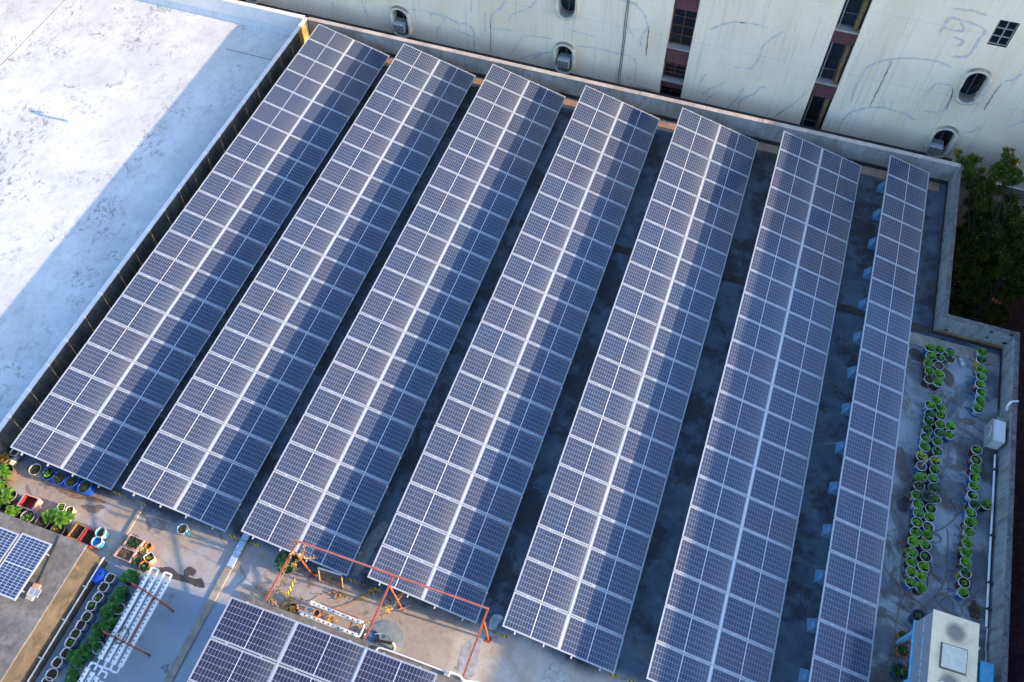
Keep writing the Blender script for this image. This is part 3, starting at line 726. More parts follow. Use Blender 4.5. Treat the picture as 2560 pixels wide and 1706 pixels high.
# repaired cracks on the render, each a thin raised band of filler
CR = {'2': [[(590,60),(700,75),(760,100),(830,115),(900,150),(960,160),(1000,200),(1005,260),(1010,330)], [(720,130),(730,90),(790,95),(815,150)], [(770,260),(765,200),(780,170)],
  [(860,180),(920,210),(950,220),(1040,260)], [(910,160),(905,200)], [(990,0),(990,80)], [(270,0),(290,60),(310,110)], [(80,0),(90,110)], [(1125,100),(1170,60),(1210,10)],
  [(1230,140),(1260,90),(1330,70),(1380,40),(1420,0)], [(1250,360),(1290,290),(1330,235),(1420,240),(1530,260)], [(1130,190),(1200,190),(1265,205)], [(1075,230),(1080,80)],
  [(1290,390),(1440,340)], [(1385,390),(1450,350),(1520,340)], [(1670,300),(1800,315),(1950,350),(2030,370),(2065,410),(2060,470),(2010,530)], [(2060,470),(2065,540)],
  [(1960,0),(2060,30),(2120,100),(2140,180),(2100,240),(2095,310)], [(1990,160),(2060,245)], [(1630,190),(1700,215),(1800,240)]],
 '3': [[(290,200),(400,155),(500,145),(680,180)], [(785,205),(710,250),(650,300),(630,370),(590,420),(560,450),(450,435)], [(235,540),(275,485)], [(245,620),(300,580),(400,540)],
  [(270,690),(290,640),(360,600)], [(400,720),(470,650),(520,570)], [(475,740),(500,660),(590,610),(630,570),(670,575)], [(700,785),(760,735),(830,690),(880,650),(920,610)],
  [(1215,700),(1240,600),(1280,520),(1320,450),(1390,410),(1480,390),(1600,380),(1780,400),(1880,440)], [(1130,890),(1150,820),(1200,750),(1280,715),(1360,700),(1480,715),(1580,750),(1640,790)],
  [(1860,650),(1810,730),(1690,725)], [(1700,640),(1760,560),(1800,545),(1880,560)], [(1800,220),(1870,120),(1930,130),(2100,190),(2060,260),(2020,330),(1980,370),(1880,370)],
  [(1890,60),(2000,70),(2110,100)], [(1830,185),(1960,205),(1940,150)], [(1890,240),(1960,270),(1900,310)], [(1960,870),(2040,850),(2060,820)], [(2230,530),(2280,520),(2350,480)],
  [(2230,840),(2350,790)], [(1430,650),(1440,700)], [(1485,655),(1480,710)]]}
cm = MB()
def band(mb, path, w0, yoff, jit=.5):
    P = smooth_path([(x, 0, z) for x, z in path], 7); L_ = len(P); vs = []
    for i, p in enumerate(P):
        t_ = (P[min(i+1, L_-1)]-P[max(i-1, 0)]).normalized(); nn = Vector((-t_.z, 0, t_.x))
        wd = w0*(1+random.uniform(-jit, jit))*(.45+.55*min(1, i/3, (L_-1-i)/3))
        c_ = p+nn*random.uniform(-.018, .018)
        for s_ in (-1, 1): vs.append((c_.x+nn.x*wd*s_/2, yoff, c_.z+nn.z*wd*s_/2))
    mb.add(vs, [(2*i, 2*i+1, 2*i+3, 2*i+2) for i in range(L_-1)])
    mb.add([(v[0], yoff+.0035, v[2]) for v in vs], [(2*i+2, 2*i+3, 2*i+1, 2*i) for i in range(L_-1)])
yo = -.004
for k_, ls in CR.items():
    for l in ls:
        yo -= .00025; cm = MB(); band(cm, [(a-13, z) for a, z in (fx(k_, *p) for p in l)], random.uniform(.04, .08), yo, .8); cm.build('crack_repair', M['crack'], cb)
for k_, l in (('3', [(1490,400),(1420,545),(1340,700)]), ('3', [(2200,550),(2140,640),(2090,720)]), ('2', [(1118,100),(1116,240),(1118,350)]), ('2', [(2150,170),(2140,260),(2130,360)]),
              ('3', [(1890,570),(1870,650),(1840,720)]), ('2', [(2030,540),(2033,575)]), ('3', [(740,750),(770,730)]), ('3', [(490,148),(530,148)])):
    yo -= .00025; cm = MB(); band(cm, [(a-13, z) for a, z in (fx(k_, *p) for p in l)], .028, yo, .5); cm.build('open_crack', M['crack_dark'], cb)
cm = MB()
for dx in (0, .07): cm.tube([(fx('2', 2012, 0)[0]-13+dx, -.02, 9)]+[(fx('2', 2010-65*i/6, 550*i/6)[0]-13+dx+random.uniform(-.012, .012), -.022, fx('2', 2010-65*i/6, 550*i/6)[1]) for i in range(7)]+[(fx('2', 1945, 550)[0]-13+dx, -.022, -.09)], .014, 6)
cm.build('cable', M['cable'], cb)
sp = MB()
for i in range(40): x_ = 13.9+.85*i/39; sp.tube([(x_-13, -.03, -.098), (x_-13+random.uniform(-.05, .05), -.10, .10+random.uniform(-.02, .03))], .004, 4)
sp.build('bird_spikes', M['galv'], cb)

# air conditioners standing in the oval windows
acs = None
ac_lab = [((2.85, .62), 'window air conditioner in the oval window behind the end of the second solar row'),
          ((10.60, .66), 'window air conditioner in the low oval window left of the dark window strip'),
          ((26.18, .48), 'window air conditioner tilted in the lower right oval window beside the tree')]
for (x_, z_), lab in ac_lab:
    t = thing('air_conditioner', lab, 'air conditioner', (x_, YF, z_-.42), 0, 'air conditioners in the oval windows')
    if acs is None:
        a = MB().bbox(-.27, .27, -.20, .28, 0, .40, .015).build('casing', M['ac'], t)
        MB().box(-.24, .24, -.206, -.202, .04, .36).build('grille', M['acgrille'], t)
        s = MB()
        for i in range(6): s.box(-.245, .245, -.214, -.207, .045+.062*i, .06+.062*i)
        for i in range(4): s.box(-.245+.158*i, -.232+.158*i, -.2145, -.2142, .045, .36)
        s.build('slats', M['ac'], t)
        MB().box(-.24, .24, .02, .27, .402, .425).build('top_panel', M['greypot'], t)
        acs = t
    else:
        for ch in acs.children: kid(ch, t)

# ------------------------------------------------------------------ purple building and tree in the alley
pb = thing('tiled_building', 'tall purple brown tiled building at the right edge beyond the tree', 'building', (32, -18, 0))
MB().box(0, 16, -32, 19.2, -13.5, 4.31).build('wall', M['tiles'], pb)
MB().bbox(-.06, 16.05, -32.1, 19.25, 4.311, 4.50, .02).build('coping', M['sill'], pb)

def make_tree(name, label, base, h, clusters, nleaf, seed, leaf=.13):
    rnd = random.Random(seed)
    t = thing(name, label, 'tree', base)
    tk = MB(); top = Vector((0, 0, h))
    path = [Vector((rnd.uniform(-.15, .15)*i/3, rnd.uniform(-.15, .15)*i/3, h*.86*i/6)) for i in range(7)]
    tk.tube(path, [.15*(1-.8*i/6)+.03 for i in range(7)], 10)
    for c, r in clusters:
        c = Vector(c); s_ = path[max(1, min(5, int(6*(c.z-1.8)/h)))]
        s_ = s_.lerp(c, .55)-Vector((0, 0, .3))
        mid_ = s_.lerp(c, .5)+Vector((rnd.uniform(-.2, .2), rnd.uniform(-.2, .2), .15))
        tk.tube(smooth_path([s_, mid_, c], 4), [.035-.03*i/8 for i in range(9)], 5)
    tk.build('trunk', M['bark'], t)
    cr = MB(); vol = sum(r**2 for c, r in clusters)
    for c, r in clusters:
        c = Vector(c); nn = int(nleaf*r*r/vol)
        subs = [(c+Vector((rnd.gauss(0, 1), rnd.gauss(0, 1), rnd.gauss(0, .8))).normalized()*r*rnd.uniform(.45, 1.05), r*rnd.uniform(.22, .40)) for _ in range(int(9+15*r))]
        for i in range(nn):
            sc_, sr = rnd.choice(subs)
            d = Vector((rnd.gauss(0, 1), rnd.gauss(0, 1), rnd.gauss(0, 1)))
            p = sc_+d.normalized()*sr*(rnd.random()**.5)
            wp = p+Vector(base)
            if (wp.x < 27.2 and wp.y < .75) or wp.y > 1.95: continue
            ax = Vector((rnd.gauss(0, 1), rnd.gauss(0, 1), rnd.gauss(.4, .8))).normalized(); o = ax.orthogonal().normalized()
            o = (Matrix.Rotation(rnd.uniform(0, 6.28), 3, ax) @ o); q2 = ax.cross(o)
            L_ = leaf*rnd.uniform(.7, 1.3); Wd = L_*.42
            cr.add([p, p+o*L_*.5+q2*Wd*.5, p+o*L_, p+o*L_*.5-q2*Wd*.5], [(0, 1, 2, 3)])
    cr.build('crown', M['tree'], t); return t
TREE = [(2410,390,1.0,.24),(2430,422,.95,.34),(2456,458,.85,.38),(2521,384,1.0,.16),(2516,410,.95,.30),(2502,446,.85,.42),(2531,440,.8,.30),(2482,500,.6,.52),(2452,505,.6,.32),(2532,520,.5,.45),
        (2442,572,.2,.50),(2500,580,.1,.66),(2556,588,.1,.55),(2404,612,-.1,.38),(2450,650,-.6,.66),(2518,655,-.6,.70),(2566,635,-.4,.55),(2412,702,-1.0,.55),(2478,728,-1.3,.66),(2400,778,-1.8,.55),(2446,790,-2.0,.50),(2528,712,-1.0,.34),(2392,850,-2.6,.6)]
make_tree('tree', 'dense olive green tree rising in the alley beside the east parapet', (29.4, -2.6, -13.5), 14.5,
          [(tuple(at(u, v, y=y_)-Vector((29.4, -2.6, -13.5))), r*1.3) for u, v, y_, r in TREE]+[(tuple(at(u, v, y=y_)-Vector((29.2, -2.3, -12.3+.5*math.sin(u)))), r*1.35) for u, v, y_, r in TREE if v > 440], 190000, 3, .105)

# ------------------------------------------------------------------ solar rows
fr = MB()
def frame_mesh(L, Wd, wf=.014, th=.035):
    f = MB(); f.box(0, L, 0, wf, -th, 0); f.box(0, L, Wd-wf, Wd, -th, 0); f.box(0, wf, wf, Wd-wf, -th, 0); f.box(L-wf, L, wf, Wd-wf, -th, 0)
    for q_ in (.24, .76): f.box(q_*L-.025, q_*L+.025, Wd-.010, Wd+.022, .0005, .005)    # mid clamps
    return f
def solar_array(label, x0, ytop, zhi, tilt, ncol, nrow, L, Wd, gapx, gapy, mat, base_z=0, group='tilted solar rows on the grey roof', legs=True, turned=False):
    t = thing('solar_array', label, 'solar panels', (x0, ytop, base_z), 0, group)
    ct, st = math.cos(tilt), math.sin(tilt); zh = zhi-base_z
    proto = None; W = ncol*L+(ncol-1)*gapx
    for r in range(nrow):
        for c in range(ncol):
            s_ = c*(L+gapx)
            loc = (s_*ct, -(r+1)*Wd-r*gapy, zh-s_*st)
            if proto is None:
                g = MB().box(.012, L-.012, .012, Wd-.012, -.012, -.004).build('solar_panel', mat, t)
                f = frame_mesh(L, Wd).build('panel_frame', M['alu'], g); proto = (g, f)
            else:
                g = kid(proto[0], t); kid(proto[1], g)
            g.location = loc
            g.rotation_euler = (R(random.gauss(0, .10)), tilt+R(random.gauss(0, .12)), R(random.gauss(0, .04)))
    Ly = nrow*Wd+(nrow-1)*gapy
    rail = None
    for c in range(ncol):
        for q_ in (.24, .76):
            s_ = c*(L+gapx)+q_*L
            if rail is None: rail = MB().box(-.02, .02, -Ly-.075, .03, -.045, 0).build('rail', M['alu'], t); o = rail
            else: o = kid(rail, t)
            o.location = (s_*ct-.04*st, 0, zh-s_*st-.04*ct); o.rotation_euler = (0, tilt, 0)
    for c in range(ncol-1):
        s_ = c*(L+gapx)+L
        o = MB().box(-.004, gapx+.004, -Ly, 0, -.012, .003).build('cover_strip', M['alu'], t)
        o.location = (s_*ct, 0, zh-s_*st); o.rotation_euler = (0, tilt, 0)
    if legs:
        lg = {}
        n = max(2, int(Ly/2.9)+1)
        for i in range(n):
            y_ = -.45-(Ly-.9)*i/(n-1)
            for s_ in (.22, W-.30):
                h = zh-s_*st-.09
                if h < .05: continue
                if s_ not in lg: lg[s_] = o = MB().box(-.025, .025, -.025, .025, 0, h).build('leg', M['galv'], t)
                else: o = kid(lg[s_], t)
                o.location = (s_*ct, y_, 0)
            if i == 0: bm_ = MB().beam((.12*ct, 0, zh-.12*st-.11), ((W-.15)*ct, 0, zh-(W-.15)*st-.11), .04, .045).build('cross_beam', M['galv'], t); o = bm_
            else: o = kid(bm_, t)
            o.location = (0, y_, 0)
    return t
ORD2 = 'first second third fourth fifth sixth seventh eighth ninth tenth eleventh twelfth thirteenth fourteenth fifteenth sixteenth seventeenth eighteenth nineteenth twentieth'.split()
ORD = ['first', 'second', 'third', 'fourth', 'fifth', 'sixth', 'seventh']
row_lab = ['long double row of dark panels beside the white roof', 'second double row of panels from the white roof', 'third double row of panels from the white roof, ending above the wire screen',
           'middle double row of panels, fourth from the white roof', 'fifth double row of panels from the white roof, lit on its left half',
           'sixth double row of panels, bluish, only its left quarter in the sun', 'narrow single row of blue panels beside the potted lettuces, wholly in shade']
for i in range(7):
    solar_array(row_lab[i], SP*i, -.016*i, HI, TILT, 2 if i < 6 else 1, 21, PL, PW, GAPX, PITCH-PW, M['cell'])
blk = None
for i in range(14):
    y_ = -.60-1.47*i
    lab = 'pale blue footing block under the narrow solar row, %s' % ('farthest of the line' if i == 0 else 'nearest of the line' if i == 13 else ORD2[i]+' from the far end')
    t = thing('concrete_block', lab, 'concrete block', (24.58, y_, 0), 0, 'blue footing blocks under the narrow solar row')
    if blk is None:
        f = MB(); f.add([(-.26, -.20, 0), (.26, -.20, 0), (.26, .20, 0), (-.26, .20, 0), (-.13, -.13, .34), (.2, -.13, .34), (.2, .13, .34), (-.13, .13, .34)],
                        [(0, 3, 2, 1), (4, 5, 6, 7), (0, 1, 5, 4), (1, 2, 6, 5), (2, 3, 7, 6), (3, 0, 4, 7)])
        blk = f.build('block', M['bluepaint'], t); blk2 = MB().box(-.06, .06, -.06, .06, .341, .36).build('base_plate', M['galv'], t)
    else: kid(blk, t); kid(blk2, t)
    t.rotation_euler.z = R(random.uniform(-5, 5))

# ------------------------------------------------------------------ roof hut with its own array (bottom centre)
hx0, hx1, hy, hz = 9.18, 15.72, -23.10, 1.75
h = thing('roof_hut', 'low concrete hut at the bottom centre carrying three panels across', 'hut', ((hx0+hx1)/2, hy, 0))
hw = (hx1-hx0)/2
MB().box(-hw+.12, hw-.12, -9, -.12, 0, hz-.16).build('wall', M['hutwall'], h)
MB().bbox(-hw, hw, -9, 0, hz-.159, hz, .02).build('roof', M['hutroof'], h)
solar_array('flat bank of dark panels three across on the bottom centre hut', 9.08, -23.29, 2.03, 0, 3, 4, 1.985, 1.115, .028, .024, M['cell_bottom'], hz+.001, 'panels on the roof huts')
def conduit(name, pts, r, mat, label, cat, k=5, n=8): return tag(MB().tube(smooth_path(pts, k), r, n).build(name, mat), label, cat)
q = [pt('G', x, y, z=hz+.05) for x, y in ((655, 1213), (668, 1180), (695, 1163), (760, 1180), (1000, 1262), (1250, 1348), (1480, 1430))]
conduit('conduit', [(p.x, min(p.y, -23.14), p.z) for p in q], .026, M['whitepvc'], 'white conduit along the edge of the bottom centre hut roof', 'conduit', 4)
jb = pt('G', 1500, 1445, z=hz+.1)
t = thing('junction_box', 'small white junction box on the conduit at the hut roof edge', 'junction box', (jb.x, -23.17, hz+.002))
MB().bbox(-.075, .075, -.06, .06, 0, .10, .01).build('box', M['whiteplastic'], t); MB().bbox(-.05, .05, -.04, .04, .101, .106, .002).build('lid', M['greypot'], t)
q = [pt('G', x, y, z=hz+.03) for x, y in ((1530, 1450), (1600, 1472), (1650, 1500), (1690, 1545), (1800, 1560), (2000, 1610))]
conduit('conduit', [(p.x, p.y, p.z) for p in q], .035, M['whitepvc'], 'white pipe bending down at the corner of the bottom centre hut', 'conduit', 4)
bmr = MB().beam(pt('G', 1650, 1512, z=1.2), pt('G', 2100, 1690, z=1.2), .09, .09).build('timber', M['brownwood'])
tag(bmr, 'yellow brown timber beside the hut corner at the bottom edge', 'timber')

# left hut
h = thing('roof_hut', 'weathered concrete hut in the bottom left corner with blue panels', 'hut', (4.2, -23.28, 0))
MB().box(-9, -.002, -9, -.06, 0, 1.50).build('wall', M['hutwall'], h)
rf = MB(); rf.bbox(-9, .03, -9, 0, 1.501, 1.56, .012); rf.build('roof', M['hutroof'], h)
bd = MB()
for i in range(9): y_ = -1-.95*i
lp = MB().tube([(.10, -.03, .54), (.10, -9, .48)], .022, 8).build('white_pipe', M['whitepvc'], h)
c1 = MB()
for y_ in (-.95, -1.95, -3.05, -4.0): c1.bbox(.0, .13, y_-.02, y_+.02, .49, .57, .004)
c1.build('pipe_clip', M['whiteplastic'], h)
t = thing('solar_array', 'two blue panels side by side on the bottom left hut', 'solar panels', (2.47, -23.62, 1.561), 0, 'panels on the roof huts')
for i, x_ in enumerate((0, -1.055)):
    g = MB().box(.012, .988, .012, 1.668, -.012, -.004).build('solar_panel', M['poly'], t, (x_, -1.70-(.06 if i else 0), .335))
    f = MB(); L_, Wd, wf, th = 1.0, 1.68, .03, .04
    f.box(0, L_, 0, wf, -th, 0); f.box(0, L_, Wd-wf, Wd, -th, 0); f.box(0, wf, wf, Wd-wf, -th, 0); f.box(L_-wf, L_, wf, Wd-wf, -th, 0)
    f.build('panel_frame', M['alu'], g)
    for yy in (.3, 1.4):
        MB().box(.05, .95, yy-.02, yy+.02, -.30, -.041).build('rail', M['galv'], g)
a = pt('P', 600, 1308, z=1.66); c = pt('P', 812, 1372, z=1.66); d = pt('P', 512, 1468, z=1.66)
t = thing('solar_module', 'tiny solar panel propped on bricks at the edge of the bottom left hut', 'solar panel', (d.x, d.y, 1.561))
ang = math.atan2(c.y-a.y, c.x-a.x); t.rotation_euler.z = ang
lx, ly = (c-a).length, (a-d).length
g = MB().box(.015, lx-.015, .015, ly-.015, .088, .10).build('glass', M['mini'], t)
f = MB(); wf = .022
f.box(0, lx, 0, wf, .08, .105); f.box(0, lx, ly-wf, ly, .08, .105); f.box(0, wf, wf, ly-wf, .08, .105); f.box(lx-wf, lx, wf, ly-wf, .08, .105); f.build('panel_frame', M['alu'], t)
for (x, y), nm, lab in (((720, 1300), 'brick', 'salmon pink brick behind the tiny solar panel on the left hut'), ((585, 1530), 'greybrick', 'grey brick in front of the tiny solar panel on the left hut')):
    p = pt('P', x, y, z=1.60)
    o = MB().bbox(-.11, .11, -.06, .06, 0, .078, .008).build('brick', M[nm], None, (p.x, p.y, 1.562)); o.rotation_euler.z = ang; tag(o, lab, 'brick')
cb2 = [pt('P', x, y, z=1.575) for x, y in ((1160, 310), (1090, 500), (1000, 680), (900, 900), (820, 1080), (740, 1240))]
conduit('cable', cb2, .012, M['cable'], 'thin black cable lying across the left hut roof to the tiny panel', 'cable', 4, 6)

# ------------------------------------------------------------------ plants: foliage meshes
def leaf(mb, p, az, L, Wd, rise, droop, rnd, ruff=0.0, seg=3, pinch=.35):
    """one folded leaf blade from p outward"""
    d = Vector((math.cos(az), math.sin(az), 0)); sd_ = Vector((-math.sin(az), math.cos(az), 0)); vs = []; fs = []
    for i in range(seg+1):
        f_ = i/seg
        c = Vector(p)+d*(L*f_*math.cos(rise))+Vector((0, 0, L*f_*math.sin(rise)-droop*L*f_*f_))
        wv = Wd*(pinch+(1-pinch)*math.sin(math.pi*min(1, f_*.62+.12)))*(1 if f_ < 1 else .35)
        z1, z2 = rnd.uniform(-ruff, ruff)*Wd, rnd.uniform(-ruff, ruff)*Wd
        vs += [c+sd_*wv/2+Vector((0, 0, .16*wv+z1)), c, c-sd_*wv/2+Vector((0, 0, .16*wv+z2))]
    for i in range(seg):
        a = i*3; fs += [(a, a+3, a+4, a+1), (a+1, a+4, a+5, a+2)]
    mb.add(vs, fs, True)
def rosette(name, mat, seed, n=16, L=.17, Wd=.10, rise=(.35, 1.2), droop=.35, ruff=.25, spread=.04, h=0.0, tiers=1, lean=(0, 0)):
    rnd = random.Random(seed); mb = MB()
    for tr_ in range(tiers):
        for i in range(n):
            az = rnd.uniform(0, 6.283); q_ = rnd.random()
            p = (rnd.uniform(-spread, spread)+lean[0]*tr_, rnd.uniform(-spread, spread)+lean[1]*tr_, h*tr_/max(1, tiers-1) if tiers > 1 else 0)
            leaf(mb, p, az, L*rnd.uniform(.65, 1.15), Wd*rnd.uniform(.75, 1.2), rise[0]+(rise[1]-rise[0])*q_, droop, rnd, ruff)
    o = mb.build(name, mat); COL.objects.unlink(o); return o
def tuft(name, mat, seed, n=70, R_=.12, h=.08, L=.05, Wd=.03):
    """low mat of many small leaves"""
    rnd = random.Random(seed); mb = MB()
    for i in range(n):
        a = rnd.uniform(0, 6.283); r = R_*rnd.random()**.5
        leaf(mb, (r*math.cos(a), r*math.sin(a), h*rnd.random()*(1-.5*(r/R_)**2)), rnd.uniform(0, 6.283), L*rnd.uniform(.6, 1.4), Wd*rnd.uniform(.7, 1.3), rnd.uniform(-.1, 1.0), .3, rnd, .1, 2)
    o = mb.build(name, mat); COL.objects.unlink(o); return o
def whorl(name, mat, seed, stems, L=.22, Wd=.10):
    """upright shoots each with whorls of paddle leaves"""
    rnd = random.Random(seed); mb = MB()
    for (x, y, h) in stems:
        for lv in range(3):
            n = 7-lv
            for i in range(n):
                az = 6.283*i/n+lv*.5+rnd.uniform(-.25, .25)
                leaf(mb, (x, y, h-.10+.07*lv), az, L*(1-.24*lv)*rnd.uniform(.85, 1.15), Wd*(1-.18*lv)*rnd.uniform(.85, 1.15), .12+.30*lv, .28, rnd, .08, 3, .25)
        mb.tube([(x, y, 0), (x, y, h)], .012, 5)
    o = mb.build(name, mat); COL.objects.unlink(o); return o
def frond(name, mat, seed, n=60, L=.30, Wd=.012):
    rnd = random.Random(seed); mb = MB()
    for i in range(n): leaf(mb, (rnd.uniform(-.03, .03), rnd.uniform(-.03, .03), 0), rnd.uniform(0, 6.283), L*rnd.uniform(.5, 1.1), Wd, rnd.uniform(.2, 1.2), .35, rnd, .3, 4, .8)
    for i in range(160):
        a = rnd.uniform(0, 6.283); r = rnd.uniform(.05, L); leaf(mb, (r*math.cos(a), r*math.sin(a), rnd.uniform(.05, .25)), rnd.uniform(0, 6.283), .07, .014, rnd.uniform(-.3, 1), .2, rnd, .2, 2)
    o = mb.build(name, mat); COL.objects.unlink(o); return o

LET = [rosette('lettuce', M['lettuce'], 10+i, 24, .17, .085) for i in range(5)]
LETS = [rosette('lettuce', M['lettuce'], 30+i, 9, .12, .08, (.5, 1.3)) for i in range(2)]
LETB = [rosette('lettuce', M['lettuce_bright'], 40+i, 17, .16, .10, (.5, 1.3)) for i in range(3)]
KALE = [rosette('leafy_greens', M['kale'], 50+i, 20, .18, .085, (.3, 1.1)) for i in range(2)]
HERB = [tuft('herbs', M['herb'], 60+i) for i in range(3)]
YEL = [rosette('yellowing_leaves', M['yellowleaf'], 70, 24, .24, .045, (.2, 1.0), .3, .1)]
FEA = [frond('feathery_fronds', M['feather'], 80)]

# ------------------------------------------------------------------ buckets
BH, BR = .345, .157
def proto_mesh(fn, name, mat):
    o = fn(MB()).build(name, mat); COL.objects.unlink(o); return o
bodies = {c: proto_mesh(lambda m_: m_.lathe([(BR*.86, 0), (BR*.86+.002, .004), (BR*.97, BH-.05), (BR, BH-.045), (BR, BH-.004), (BR-.008, BH-.004), (BR-.012, .22)], 22, cap0=True), 'bucket', M['b_'+c]) for c in ('maroon', 'black', 'red', 'blue', 'yellow', 'white', 'cyan')}
rimo = proto_mesh(lambda m_: m_.lathe([(BR+.001, BH-.042), (BR+.006, BH-.040), (BR+.006, BH-.030), (BR+.003, BH-.027), (BR+.003, BH-.010), (BR+.006, BH-.008), (BR+.006, BH+.004), (BR-.003, BH+.005), (BR-.006, BH-.003)], 22), 'rim', M['whiteplastic'])
rimd = rimo.copy(); rimd.data = rimo.data.copy(); rimd.data.materials[0] = M['blackpot']
def soil_mesh(mat, seed):
    rnd = random.Random(seed); mb = MB(); n = 20; vs = [(0, 0, .012)]
    for j, r in enumerate((.35, .7, 1.0)):
        for i in range(n): a = 6.2832*i/n; vs.append((BR*.955*r*math.cos(a), BR*.955*r*math.sin(a), rnd.uniform(-.006, .010) if r < 1 else 0))
    fs = [(0, 1+i, 1+(i+1) % n) for i in range(n)]
    for j in range(2): fs += [(1+j*n+i, 1+(j+1)*n+i, 1+(j+1)*n+(i+1) % n, 1+j*n+(i+1) % n) for i in range(n)]
    mb.add(vs, fs); o = mb.build('soil', mat); COL.objects.unlink(o); return o
soilo = soil_mesh(M['soil'], 1); soild = soil_mesh(M['drysoil'], 2)
def bucket(loc, col, label, plants=(), rim='w', soil='s', name='potted_plant', cat='potted plant', group='potted plants along the east parapet', sc=1.0, lean=0):
    t = thing(name, label, cat, (loc[0], loc[1], .001), random.uniform(0, 6.28), group); t.scale = (sc, sc, sc)
    t.rotation_euler = (R(random.gauss(0, .8)), R(random.gauss(0, .8)), t.rotation_euler.z)
    kid(bodies[col], t)
    kid(rimo if rim == 'w' else rimd, t)
    if soil: kid(soilo if soil == 's' else soild, t, (0, 0, BH-.055))
    for p, s_ in plants:
        kid(p, t, (random.uniform(-.03, .03), random.uniform(-.03, .03), BH-.05), random.uniform(0, 6.28), s_)
    return t
CN = {'maroon': 'dark maroon', 'black': 'black', 'red': 'red brown', 'blue': 'blue and white', 'yellow': 'yellow', 'white': 'white', 'cyan': 'cyan and white'}
def grow(k_):
    r = random.uniform(1.0, 1.32)
    if k_ == 'L': return [(random.choice(LET), r)]
    if k_ == 'l': return [(random.choice(LETS), r)]
    if k_ == 'B': return [(random.choice(LETB), r)]
    if k_ == 'K': return [(random.choice(KALE), r)]
    if k_ == 'H': return [(random.choice(HERB), 1.15*r)]
    if k_ == 'Y': return [(random.choice(KALE), .9), (YEL[0], 1.0)]
    if k_ == 'y': return [(random.choice(KALE), .7), (YEL[0], .7)]
    if k_ == 'F': return [(FEA[0], 1.35)]
    return []
KN = {'L': 'leafy lettuce', 'l': 'small lettuce', 'B': 'bright green lettuce', 'K': 'dark leafy greens', 'H': 'low olive herbs', 'Y': 'greens with yellow leaves', 'y': 'yellow tipped greens', 'F': 'large feathery grey green plant', '-': 'bare soil'}
def place(view, xy, col, kind, label, **kw):
    p = pt(view, xy[0], xy[1], z=BH*kw.get('sc', 1.0)); return bucket(p, col, label, grow(kind), soil='d' if kind == '-' else 's', **kw)
# short block by the parapet step: three columns
blocks = [('A', [((1245, 797), 'blue', 'L'), ((1255, 890), 'red', 'L'), ((1235, 985), 'maroon', 'L'), ((1245, 1070), 'red', 'L'), ((1237, 1170), 'maroon', 'H')], 'left column of the short block by the parapet step'),
          ('A', [((1360, 818), 'blue', 'L'), ((1362, 912), 'maroon', 'l'), ((1355, 1008), 'black', '-'), ((1362, 1112), 'white', 'B'), ((1342, 1205), 'maroon', 'B')], 'middle column of the short block by the parapet step'),
          ('A', [((1488, 838), 'blue', 'L'), ((1490, 932), 'white', 'H')], 'right column of the short block by the parapet step')]
for vw, lst, where in blocks:
    for i, (xy, c, k_) in enumerate(lst):
        place(vw, xy, c, k_, '%s, %s bucket, %s in the %s' % (KN[k_], CN[c], ORD2[i], where.replace('short block by the parapet step', 'short block')))
left = [('A', (1255, 1472), 'blue', 'B'), ('B', (1220, 3), 'blue', 'K'), ('B', (1208, 88), 'blue', 'K'), ('B', (1190, 190), 'red', 'K'), ('B', (1175, 282), 'blue', 'L'), ('B', (1165, 388), 'blue', 'L'), ('B', (1130, 502), 'maroon', 'Y'),
        ('B', (1125, 612), 'blue', '-'), ('B', (1125, 742), 'black', 'L'), ('B', (1098, 842), 'maroon', 'H'), ('B', (1068, 945), 'red', 'L'), ('B', (1085, 1052), 'blue', 'L'), ('B', (1092, 1152), 'blue', 'L'), ('B', (1075, 1258), 'black', 'B'),
        ('B', (1062, 1372), 'red', 'L'), ('B', (1035, 1482), 'maroon', 'B'), ('C', (1038, 40), 'maroon', 'L'), ('C', (1038, 152), 'maroon', 'L'), ('C', (1030, 272), 'maroon', 'B'), ('C', (1022, 392), 'blue', 'L')]
right = [('A', (1325, 1415), 'white', 'L'), ('A', (1375, 1502), 'blue', 'L'), ('B', (1350, 28), 'black', 'B'), ('B', (1345, 128), 'black', 'L'), ('B', (1335, 228), 'blue', 'K'), ('B', (1312, 325), 'blue', 'L'), ('B', (1310, 440), 'maroon', 'K'), ('B', (1290, 545), 'blue', 'y'),
         ('B', (1280, 652), 'black', 'L'), ('B', (1258, 752), 'blue', 'L'), ('B', (1262, 862), 'maroon', 'K'), ('B', (1288, 985), 'white', 'B'), ('B', (1232, 1097), 'black', 'l'), ('B', (1220, 1202), 'maroon', 'B'), ('B', (1207, 1308), 'white', 'l'),
         ('B', (1200, 1412), 'maroon', 'L'), ('B', (1175, 1522), 'blue', 'L'), ('C', (1200, 85), 'black', 'l'), ('C', (1175, 208), 'black', 'B'), ('C', (1147, 312), 'maroon', 'B'), ('C', (1145, 452), 'maroon', 'L')]
out_ = [('B', (1460, 152), 'blue', 'B'), ('B', (1447, 252), 'blue', 'L')]
